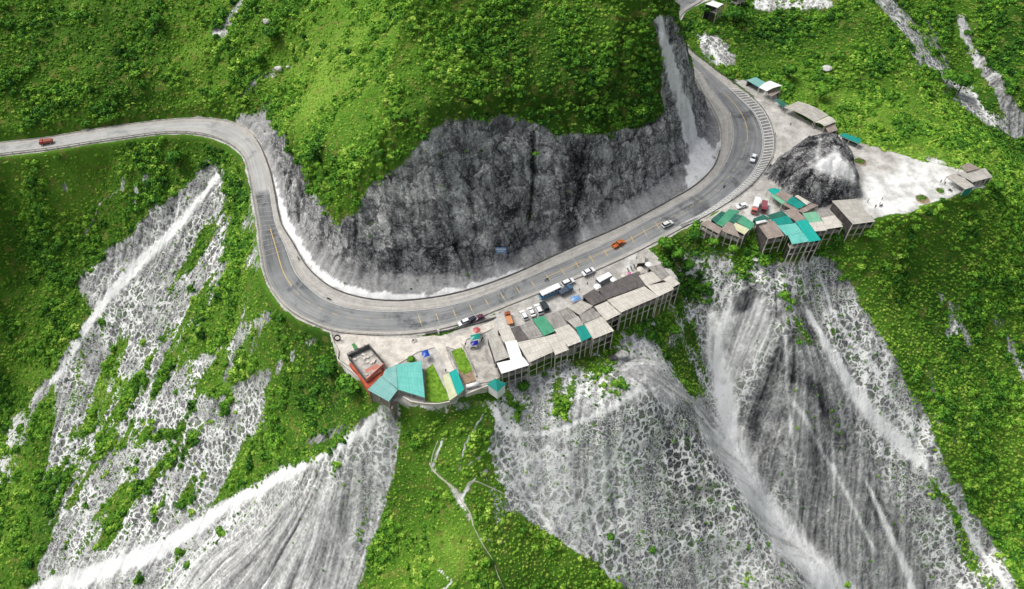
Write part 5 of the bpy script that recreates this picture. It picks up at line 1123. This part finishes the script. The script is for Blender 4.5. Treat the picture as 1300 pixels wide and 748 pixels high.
def pickup(label, px, q, z, col3, sc=1.15, load=None):
    c = M[paint_key(col3)]; hd = heading(px[0], px[1], q[0], q[1], z); root = empty("pickup_truck", label, "pickup truck", (0, 0, 0)); Lh = 2.65
    bm = bmesh.new(); loft(bm, [(-Lh, .4), (-Lh, .75), (.2, .75), (.2, 1.05), (1.7, 1.02), (Lh - .1, .88), (Lh, .6), (Lh, .4)], [(-.93, .97), (-.88, 1), (.88, 1), (.93, .97)]); mobj("body", bm, c, root)
    bm = bmesh.new(); loft(bm, [(-.65, .95), (-.5, 1.7), (.75, 1.7), (1.5, 1.0)], [(-.84, .98), (-.7, 1), (.7, 1), (.84, .98)]); mobj("windows", bm, M['glass'], root); bm = bmesh.new(); box(bm, (.1, 0, 1.74), (1.35, 1.45, .1)); mobj("cab_roof", bm, c, root)
    bm = bmesh.new()
    for s in (-1, 1): box(bm, (-1.68, s * .86, .98), (1.9, .1, .5))
    box(bm, (-Lh + .05, 0, .98), (.1, 1.8, .5)); box(bm, (-.75, 0, .98), (.1, 1.8, .5)); mobj("cargo_bed", bm, c, root)
    if load: bm = bmesh.new(); box(bm, (-1.7, 0, 1.15), (1.7, 1.5, .6), taper=.85); mobj("load_cover", bm, M[load], root)
    wheels(root, (-1.6, 1.65), .84, .38); lights(root, Lh - .02, .7, .72); place(root, px[0], px[1], z, hd, sc); return root
def truck(label, px, q, z, cab, bed, Lt=7.0, sc=1.0, boxh=2.3):
    hd = heading(px[0], px[1], q[0], q[1], z); root = empty("truck", label, "truck", (0, 0, 0)); c = M[paint_key(cab)]; b = M[paint_key(bed)]; f = Lt / 2
    bm = bmesh.new(); loft(bm, [(f - 1.9, .6), (f - 1.9, 2.45), (f - .45, 2.5), (f - .05, 1.6), (f, .6)], [(-1.1, .97), (-1.0, 1), (1.0, 1), (1.1, .97)]); mobj("cab", bm, c, root)
    bm = bmesh.new(); loft(bm, [(f - .42, 1.55), (f - .62, 2.3), (f - .36, 2.33), (f + .0, 1.6)], [(-.95, 1), (.95, 1)]); mobj("windscreen", bm, M['glass'], root)
    bm = bmesh.new(); box(bm, (-1.0, 0, .72), (Lt - 1.9, 1.0, .3)); mobj("chassis", bm, M['black'], root)
    bm = bmesh.new(); box(bm, (-1.05, 0, .9 + boxh / 2), (Lt - 2.1, 2.25, boxh)); mobj("cargo_box", bm, b, root)
    wheels(root, (-f + 1.2, f - 1.1), 1.0, .48); lights(root, f, .8, .85); place(root, px[0], px[1], z, hd, sc); return root
def bus(label, px, q, z, low, up, Lt=8.5, sc=1.0, name="bus", cat="bus", H=2.9):
    hd = heading(px[0], px[1], q[0], q[1], z); root = empty(name, label, cat, (0, 0, 0)); f = Lt / 2; lo = M[paint_key(low)]; u = M[paint_key(up)]; W2 = 1.15
    bm = bmesh.new(); loft(bm, [(-f, .4), (-f, 1.45), (f - .1, 1.45), (f, 1.1), (f, .4)], [(-W2, .99), (-W2 + .1, 1), (W2 - .1, 1), (W2, .99)]); mobj("body", bm, lo, root)
    bm = bmesh.new(); loft(bm, [(-f + .06, 1.45), (-f + .12, H - .45), (f - .5, H - .45), (f - .12, 1.45)], [(-W2 + .04, 1), (W2 - .04, 1)]); mobj("windows", bm, M['glass'], root)
    bm = bmesh.new()
    n = int(Lt / 1.3)
    for i in range(n):
        x = -f + .3 + i * (Lt - 1.2) / (n - 1)
        for s in (-1, 1): box(bm, (x, s * (W2 - .02), (H + 1.0) / 2), (.12, .05, H - 1.9))
    mobj("window_pillars", bm, u, root)
    bm = bmesh.new(); loft(bm, [(-f, H - .45), (-f + .1, H - .1), (-f + .4, H), (f - .9, H), (f - .5, H - .1), (f - .4, H - .45)], [(-W2, .985), (-W2 + .2, 1), (W2 - .2, 1), (W2, .985)]); mobj("bus_roof", bm, u, root)
    wheels(root, (-f + 1.7, f - 1.5), W2 - .14, .45); lights(root, f, .8, .8); place(root, px[0], px[1], z, hd, sc); return root
WH = (232, 234, 236)
pickup("orange pickup driving up the road past the stall row", (785,311.5), (795,306), 3.4, (188, 104, 50), load='load_canvas' if False else None)
car("white SUV on the road above the dark thicket", (847,286), (857,281.5), 5, (214, 214, 212))
car("white car rounding the right hand bend next to the white hatching", (956,202), (952,211), 9, WH, 'sedan')
truck("small red truck alone on the far left road", (60,182.5), (45,185), -4, (168, 52, 40), (150, 74, 58), 6.2, .95, 1.3)
bus("blue and white bus parked lengthways beside the road", (698,373.5), (685,379.5), 1.6, (62, 142, 190), WH, 9.0, 1.0)
truck("dark blue flatbed truck behind the blue and white bus", (718,371), (730,365), 1.9, (60, 96, 128), (72, 82, 96), 6.0, .95, 1.0)
car("white car with dark windows just above the blue truck", (721,360), (732,355), 2.1, WH, 'suv', 1.2)
car("white car nearest the road between bus and minibus", (747,346.5), (758,341.5), 2.6, WH, 'sedan', 1.2)
bus("white minibus parked against the long dark roof", (766,357), (753,364), 2.5, (150, 158, 166), WH, 6.6, 1.0, "minibus", "minibus", 2.5)
truck("orange truck with a tan load parked nose in at the left of the white cars", (646,406.5), (643,398), .6, (150, 72, 46), (200, 140, 96), 6.4, .9, .8)
car("leftmost white car of the three parked in front of the sheds", (665,401.5), (661.5,395), .9, WH, 'suv', 1.05)
car("middle white car of the three parked in front of the sheds", (674.5,397.5), (671,391), 1.0, WH, 'sedan', 1.05)
car("rightmost white car of the three parked, next to the black car", (683.5,394), (680,387), 1.1, WH, 'suv', 1.15)
car("black car parked at the end of the row of white cars", (691.5,390.5), (688,384), 1.2, (48, 58, 60), 'suv', 1.15)
car("white van-like car parked on the dusty verge above the yard", (589,410.5), (581,414), .1, WH, 'suv', 1.0)
car("black car parked behind the white one on the dusty verge", (598,408), (590,411.5), .2, (44, 44, 58), 'suv', 1.0)
car("maroon car parked last on the dusty verge by the retaining wall", (607,405), (599,408.5), .3, (96, 50, 70), 'sedan', 1.0)
car("white car parked beside the hatching above the green roofs", (941,263), (931,266), 7, WH, 'sedan', 1.1)
truck("white box truck with a red cab among the right hand sheds", (958,265), (954.5,277), 7.2, (200, 110, 96), (240, 240, 240), 8.2, 1.0, 2.2)
truck("dark red truck beside the white box truck", (969,265.5), (968,274), 7.3, (128, 52, 62), (140, 80, 86), 6.4, 1.0, 1.3)
# ------------------------------------------------------------------ motorbikes
def torus(bm, c, R, r, n=14, m=6):
    rg = [[bm.verts.new((c[0] + (R + r * math.cos(6.28318 * j / m)) * math.cos(6.28318 * i / n), c[1] + r * math.sin(6.28318 * j / m), c[2] + (R + r * math.cos(6.28318 * j / m)) * math.sin(6.28318 * i / n))) for j in range(m)] for i in range(n)]
    for i in range(n):
        for j in range(m): bm.faces.new([rg[i][j], rg[(i + 1) % n][j], rg[(i + 1) % n][(j + 1) % m], rg[i][(j + 1) % m]])
def motorbike(label, p, q, z, c3):
    root = empty("motorbike", label, "motorbike", at(p[0], p[1], z), heading(*p, *q, z)); root.scale = (1.15,) * 3
    for x in (-.62, .62): bm = bmesh.new(); torus(bm, (x, 0, .3), .24, .06); mobj("wheel", bm, M['black'], root)
    bm = bmesh.new(); loft(bm, [(-.6, .5), (-.7, .75), (-.1, .7), (.25, .62), (.5, .95), (.6, .9), (.35, .35), (-.2, .25)], [(-.12, .9), (0, 1), (.12, .9)]); mobj("body", bm, M[paint_key(c3)], root)
    bm = bmesh.new(); box(bm, (-.3, 0, .8), (.75, .26, .1)); mobj("seat", bm, M['black'], root)
    bm = bmesh.new(); beam(bm, (.5, -.33, 1.02), (.5, .33, 1.02), .05); beam(bm, (.5, 0, 1.0), (.64, 0, .3), .06); mobj("handlebar", bm, M['metal'], root)
    return root
motorbike("motorbike crossing the road above the blue bus", (694,356), (684,360), 1.9, (40, 40, 44))
motorbike("motorbike climbing the road at the start of the right hand bend", (919,238), (926,231), 6.5, (60, 56, 56))
motorbike("motorbike near the ditch kerb on the left bend", (379,329), (377,322), 0, (40, 40, 44))
motorbike("motorbike riding on the inside of the hairpin", (418,380.5), (428,383), 0, (36, 36, 40))
motorbike("motorbike parked at the road edge of the white terrace", (526,433), (532,431), 0, (200, 200, 204))
for i, (x, y) in enumerate([(797,344),(801,341.5),(805,339)]): motorbike(["dark motorbike parked nearest the pink umbrella", "dark motorbike parked in the middle of three beside the dark roof", "dark motorbike parked furthest up the row of three beside the dark roof"][i], (x, y), (x + 2, y + 6), 2.9, (44, 40, 52))
motorbike("motorbike standing on the white platform beside the visitors", (1118,262), (1124,259), 9.2, (40, 44, 50)); motorbike("motorbike parked by the cafe steps on the platform", (1206,243), (1211,246), 9.2, (40, 60, 56))
motorbike("motorbike parked at the yard corner under the navy canopy", (600,443), (606,441), 0, (50, 44, 44)); motorbike("motorbike beside the teal canopy in the yard", (612,432), (615,427), 0, (50, 30, 30))
# ------------------------------------------------------------------ people
def skin_obj(name, joints, edges, radii, mat):
    m = bpy.data.meshes.new(name); m.from_pydata(joints, edges, []); o = bpy.data.objects.new(name, m); col.objects.link(o)
    md = o.modifiers.new("s", 'SKIN'); md.use_smooth_shade = True; sv_ = m.skin_vertices[0].data
    for i, r in enumerate(radii): sv_[i].radius = (r, r)
    sv_[0].use_root = True; o.modifiers.new("u", 'SUBSURF').levels = 1
    dg = bpy.context.evaluated_depsgraph_get(); me2 = bpy.data.meshes.new_from_object(o.evaluated_get(dg)); bpy.data.objects.remove(o); me2.materials.clear(); me2.materials.append(mat); me2.name = name
    return me2
def person_parts(stride):
    s = stride
    J = [(0,0,.95),(0,0,1.15),(0,0,1.38),(0,.02,1.5),(0,.02,1.58),(0,.03,1.68),(0,.02,1.76), (.18,0,1.4),(.25,.05*s,1.14),(.26,.16*s,.9),(.26,.2*s,.8), (-.18,0,1.4),(-.25,-.05*s,1.14),(-.26,-.12*s,.9),(-.26,-.1*s,.8), (.1,0,.9),(.11,.16*s,.5),(.11,.1*s,.1),(.11,.24*s,.04), (-.1,0,.9),(-.11,-.06*s,.5),(-.11,-.24*s,.1),(-.11,-.1*s,.04)]
    E = [(0,1),(1,2),(2,3),(3,4),(4,5),(5,6),(2,7),(7,8),(8,9),(9,10),(2,11),(11,12),(12,13),(13,14),(0,15),(15,16),(16,17),(17,18),(0,19),(19,20),(20,21),(21,22)]
    R = [.12,.12,.13,.06,.07,.1,.06,.065,.05,.038,.03,.065,.05,.038,.03,.09,.065,.045,.04,.09,.065,.045,.04]
    body = skin_obj("body", J, E, R, M['skin'])
    idx = [0,1,2,7,8,11,12]; mp = {v: i for i, v in enumerate(idx)}; shirt = skin_obj("shirt", [J[i] for i in idx], [(mp[a], mp[b]) for a, b in E if a in mp and b in mp], [.15,.15,.155,.095,.08,.095,.08], M['white'])
    idx = [0,15,16,17,19,20,21]; mp = {v: i for i, v in enumerate(idx)}; tr = skin_obj("trousers", [J[i] for i in idx], [(mp[a], mp[b]) for a, b in E if a in mp and b in mp], [.15,.12,.09,.075,.12,.09,.075], M['shade'])
    hair = skin_obj("hair", [(0,.0,1.74),(0,-.03,1.8)], [(0,1)], [.11,.09], M['hair'])
    return body, shirt, tr, hair
PP = [person_parts(1.0), person_parts(.25)]
def person(label, p, z, hd, shirt, trous=(44, 46, 56), v=0):
    root = empty("person", label, "person", at(p[0], p[1], z), hd); root.scale = (1.05,) * 3; parts = PP[v]
    b = link(bpy.data.objects.new("body", parts[0]), root)
    for nm, me_, mt in (("shirt", parts[1], paint_key(shirt)), ("trousers", parts[2], paint_key(trous))):
        o = link(bpy.data.objects.new(nm, me_), root); o.material_slots[0].link = 'OBJECT'; o.material_slots[0].material = M[mt]
    link(bpy.data.objects.new("hair", parts[3]), root)
for a in [("person in dark clothes walking past the blue tarpaulin towards the bus", (735,370), 2, .6, (40, 40, 46)), ("person in a dark shirt standing between the tarpaulin and the minibus", (745.5,362), 2.3, 2, (46, 50, 60), (44,46,56), 1),
          ("person in dark clothes beside the white minibus", (753.5,352.5), 2.6, 1, (36, 38, 50)), ("person in a blue shirt alone at the left of the visitors on the white platform", (1101,257), 9.2, .4, (50, 70, 110)),
          ("person in black bending forward nearest the big grey roof on the platform", (1110.5,264), 9.2, 2.2, (36, 36, 42)), ("person in a grey shirt next to the platform motorbike", (1116,260.5), 9.2, 4, (110, 114, 120), (40, 42, 50), 1),
          ("person in dark clothes farthest back of the visitors on the platform", (1119,254), 9.2, 1.2, (46, 48, 56), (50, 50, 56), 1), ("person in a red shirt by the round planted bed near the cafe", (1193.5,232), 9.2, 2.8, (150, 60, 60)),
          ("person in dark clothes at the corner of the cafe", (1198.5,234.5), 9.2, 5, (40, 40, 50), (44,46,56), 1), ("person in black standing on the upper gravel beside the hatching", (952.5,124), 10.8, 2.4, (34, 34, 38)),
          ("person in a dark shirt waiting at the edge of the lower yard canopies", (591,439), 0, 0, (54, 50, 50)), ("person in blue on the path behind the cream roofed shed", (566,472), -.2, 3.6, (50, 60, 90), (40,40,44), 1),
          ("person in dark clothes outside the guardrail of the right hand bend", (983.5,172), 9.6, 1.4, (40, 40, 44)), ("person in grey near the start of the gravel yard by the market hall", (1003,160), 9.6, .4, (120, 120, 124), (40, 42, 50), 1)]: person(*a)
# ------------------------------------------------------------------ umbrellas, furniture
def umbrella(label, p, z, r, mt, h=2.5):
    root = empty("umbrella", label, "umbrella", at(p[0], p[1], z + h) - np.array([0, 0, h])); bm = bmesh.new(); n = 10; ap = bm.verts.new((0, 0, h + r * .28)); ring = []; mid = []
    for i in range(n): a = 6.28318 * i / n; mid.append(bm.verts.new((r * .5 * math.cos(a), r * .5 * math.sin(a), h + r * .18))); ring.append(bm.verts.new((r * math.cos(a), r * math.sin(a), h - .05)))
    for i in range(n): j = (i + 1) % n; bm.faces.new([ap, mid[i], mid[j]]); bm.faces.new([mid[i], ring[i], ring[j], mid[j]])
    mobj("canopy", bm, M[mt], root); bm = bmesh.new(); cyl(bm, (0, 0, h / 2), .05, h + .3, 8); mobj("pole", bm, M['metal'], root); bm = bmesh.new(); cyl(bm, (0, 0, .06), .35, .16, 12); mobj("base", bm, M['conc'], root)
umbrella("faded red umbrella at the top of the paved yard", (605,419), .1, 1.45, 'red_cloth')
umbrella("white umbrella left of the white minibus", (758.5,363.5), 2.2, 1.4, 'white'); umbrella("white umbrella right of the white minibus", (779,355), 2.6, 1.3, 'white'); umbrella("small white umbrella halfway along the long dark roof", (792,350), 2.8, 1.1, 'conc_pale')
umbrella("cream umbrella next to the parked motorbikes", (813,341.5), 3.1, 1.35, 'conc_pale'); umbrella("white umbrella at the right end of the stall row", (823.5,335.5), 3.3, 1.35, 'white'); umbrella("pink umbrella beside the parked motorbikes", (798.5,347.5), 2.8, .9, 'pink_cloth')
paint('green_paint', 30, 130, 44); paint('plum_paint', 64, 30, 62)
root = empty("bench", "green slatted bench on the terrace near the unfinished house", "bench", at(450, 441, -.2), heading(447.5, 436, 452, 444.5, 0)); bm = bmesh.new()
for y in (-.35, 0, .35): box(bm, (0, y, .5), (2.9, .28, .08))
mobj("seat", bm, M['green_paint'], root)
bm = bmesh.new(); box(bm, (0, .56, .9), (2.9, .07, .5)); mobj("backrest", bm, M['green_paint'], root)
for x in (-1.2, 1.2): bm = bmesh.new(); box(bm, (x, 0, .23), (.12, .8, .46)); mobj("leg", bm, M['metal'], root)
root = empty("photo_frame", "plum coloured upright oval photo frame at the left tip of the terrace", "photo frame", at(429.5, 433, -.5), .3); bm = bmesh.new(); torus(bm, (0, 0, 0), 1.25, .28, 24, 8)
bmesh.ops.scale(bm, vec=(.8, 1, 1.25), verts=bm.verts); bmesh.ops.translate(bm, vec=(0, 0, 1.9), verts=bm.verts); mobj("ring", bm, M['plum_paint'], root, True); bm = bmesh.new(); box(bm, (0, 0, .1), (1.4, .8, .3)); mobj("plinth", bm, M['conc'], root)
root = empty("gate_pillar", "white gate pillar beside the road at the terrace entrance", "gate pillar", at(557, 424, -.2)); bm = bmesh.new(); box(bm, (0, 0, 1.1), (.55, .55, 2.4)); mobj("shaft", bm, M['white'], root); bm = bmesh.new(); box(bm, (0, 0, 2.4), (.8, .8, .2)); mobj("cap", bm, M['conc_pale'], root)
# lamp-like poles at the platform edge
# round planted beds on the platform
def bed(label, p, r, z):
    root = empty("planting_bed", label, "planting bed", at(p[0], p[1], z)); bm = bmesh.new(); cyl(bm, (0, 0, .1), r, .5, 20); mobj("kerb", bm, M['conc_pale'], root); bm = bmesh.new(); cyl(bm, (0, 0, .2), r - .3, .42, 20); mobj("soil", bm, M['dirt'], root)
    m = leaf_mesh("plants", 420, 5, .2, 77 + int(p[0]), r * 1.0, .3, .2); m.materials.append(LEAFT); o = link(bpy.data.objects.new("plants", m), root); o.location = (0, 0, .35)
bed("oval bed of low green plants in the middle of the white platform edge", (1171,254), 3.0, 9.2); bed("smaller planted bed with a bush near the cafe", (1193,243), 1.9, 9.2); bed("ragged planted bed right beside the rock knob", (1092,206), 2.8, 9.2)
# ------------------------------------------------------------------ boulders
def boulder(label, p, r, mt='rock', seed=1, sq=.7):
    c = ground_at(*p); rg = np.random.default_rng(seed); bm = bmesh.new(); bmesh.ops.create_icosphere(bm, subdivisions=3, radius=r)
    pl = [(v / np.linalg.norm(v), rg.uniform(.62, .95)) for v in rg.normal(size=(9, 3))]
    for v in bm.verts:
        n = np.array(v.co) / r
        for q, dd_ in pl:
            e = n @ q
            if e > dd_: n = n - q * (e - dd_)
        v.co = Vector(n * r * np.array([1.15, .9, sq])) + Vector((0, 0, r * .25))
    o = mobj("boulder", bm, M[mt]); o.location = c; tag(o, label, "boulder"); NOGROW.append([(c[0] + math.cos(a) * r, c[1] + math.sin(a) * r) for a in (0, 1, 2, 3, 4, 5)])
boulder("big white boulder in the scrub above the left road bend", (354,89), 2.0, seed=3); boulder("small white boulder beside the big one above the left bend", (366,86), 1.0, seed=4)
boulder("pale flat boulder alone on the meadow slope above the market hall", (1048,89), 2.6, seed=5, sq=.5); boulder("pale boulder on the far upper left slope near the top edge", (339,28), 1.8, seed=6)
boulder("large pale boulder on the slope below the right end of the stall row", (789,452), 2.4, seed=7); boulder("grey boulder just under the columns of the big light roof", (778,456), 1.7, 'conc_dark', 8)
boulder("pale rock ledge below the cluster of stilt sheds", (960,330), 1.7, seed=9, sq=.5)
# ------------------------------------------------------------------ trees one can tell apart
tm = [leaf_mesh("crown", 900, 7, .2, 900 + i, 1.0, .95, -.5) for i in range(4)]
for m in tm: m.materials.append(LEAFT)
def tree(label, p, r, k=0, name="tree", h=None):
    c = ground_at(*p); h = r * 1.2 if h is None else h; root = empty(name, label, "tree" if name == "tree" else "shrub", c); bm = bmesh.new(); cyl(bm, (0, 0, h / 2 - .3), .09 * r, h + .6, 8, .05 * r)
    for a in (0.4, 2.4, 4.4): beam(bm, (0, 0, h * .6), (math.cos(a) * r * .5, math.sin(a) * r * .5, h * 1.1), .05 * r)
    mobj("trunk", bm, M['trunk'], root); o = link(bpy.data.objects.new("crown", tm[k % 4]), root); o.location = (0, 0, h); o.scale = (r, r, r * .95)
for i, a in enumerate([("round green shrub at the edge of the aqua roof on the terrace", (523,459), 1.5, 0, "shrub", .8), ("dark round shrub under the columns of the white roofed shed", (665,494), 2.2, 1, "shrub", .9), ("dark conical tree on the upper left hillside", (203,36), 3.4, 2), ("dark bushy tree on the ridge left of the gully", (346,54), 3.4, 3),
    ("bright yellow green shrub beside the white boulder", (331,84), 3.2, 0), ("tall dark tree beside the grey gully at upper right", (1216,118), 5.2, 1), ("broad dark tree above the gully at the right", (1200,108), 4.0, 2), ("dark tree in the thicket right of the road end booth", (842,318), 2.9, 3),
    ("large tree at the middle of the thicket below the white SUV", (858,332), 3.2, 0), ("tree leaning over the slope right of the stall row", (872,345), 2.8, 1), ("tree at the top of the thicket beside the stilt cluster", (880,306), 2.6, 2), ("isolated bushy tree on the pale slope below the thicket", (853,425), 2.6, 3),
    ("dark tree under the tall poles of the left stilt huts", (905,315), 2.5, 0), ("tree beneath the pale beige hut", (930,322), 2.2, 1), ("tree below the light brown roof of the stilt cluster", (1058,308), 2.4, 2), ("dense tree just below the large lone grey roof", (1100,306), 2.8, 3),
    ("dark tree beside the right flank of the cafe", (1262,245), 2.8, 0), ("dense tree below the cafe on the platform slope", (1230,262), 2.8, 1), ("tall tree on the steep slope left of the house terrace", (420,478), 4.2, 2), ("dark tree below the terrace corner", (447,500), 4.4, 3),
    ("bushy tree beside the gravel yard behind the white curved roof", (1000,100), 3.6, 0), ("dark tree behind the long market hall", (1040,128), 3.6, 1), ("dark tree below the two storey stilt hut", (930,30), 4.2, 2), ("tree on the crest between the road end and the stilt hut", (893,22), 3.2, 3),
    ("dark thicket tree in the scrub left of the pale scree apex", (228,212), 4.0, 1), ("single small tree in the net patterned scree bowl", (775,685), 1.6, 0), ("lone bush near the foot of the lower left scree", (228,703), 1.7, 2)]): tree(*a)
grow()
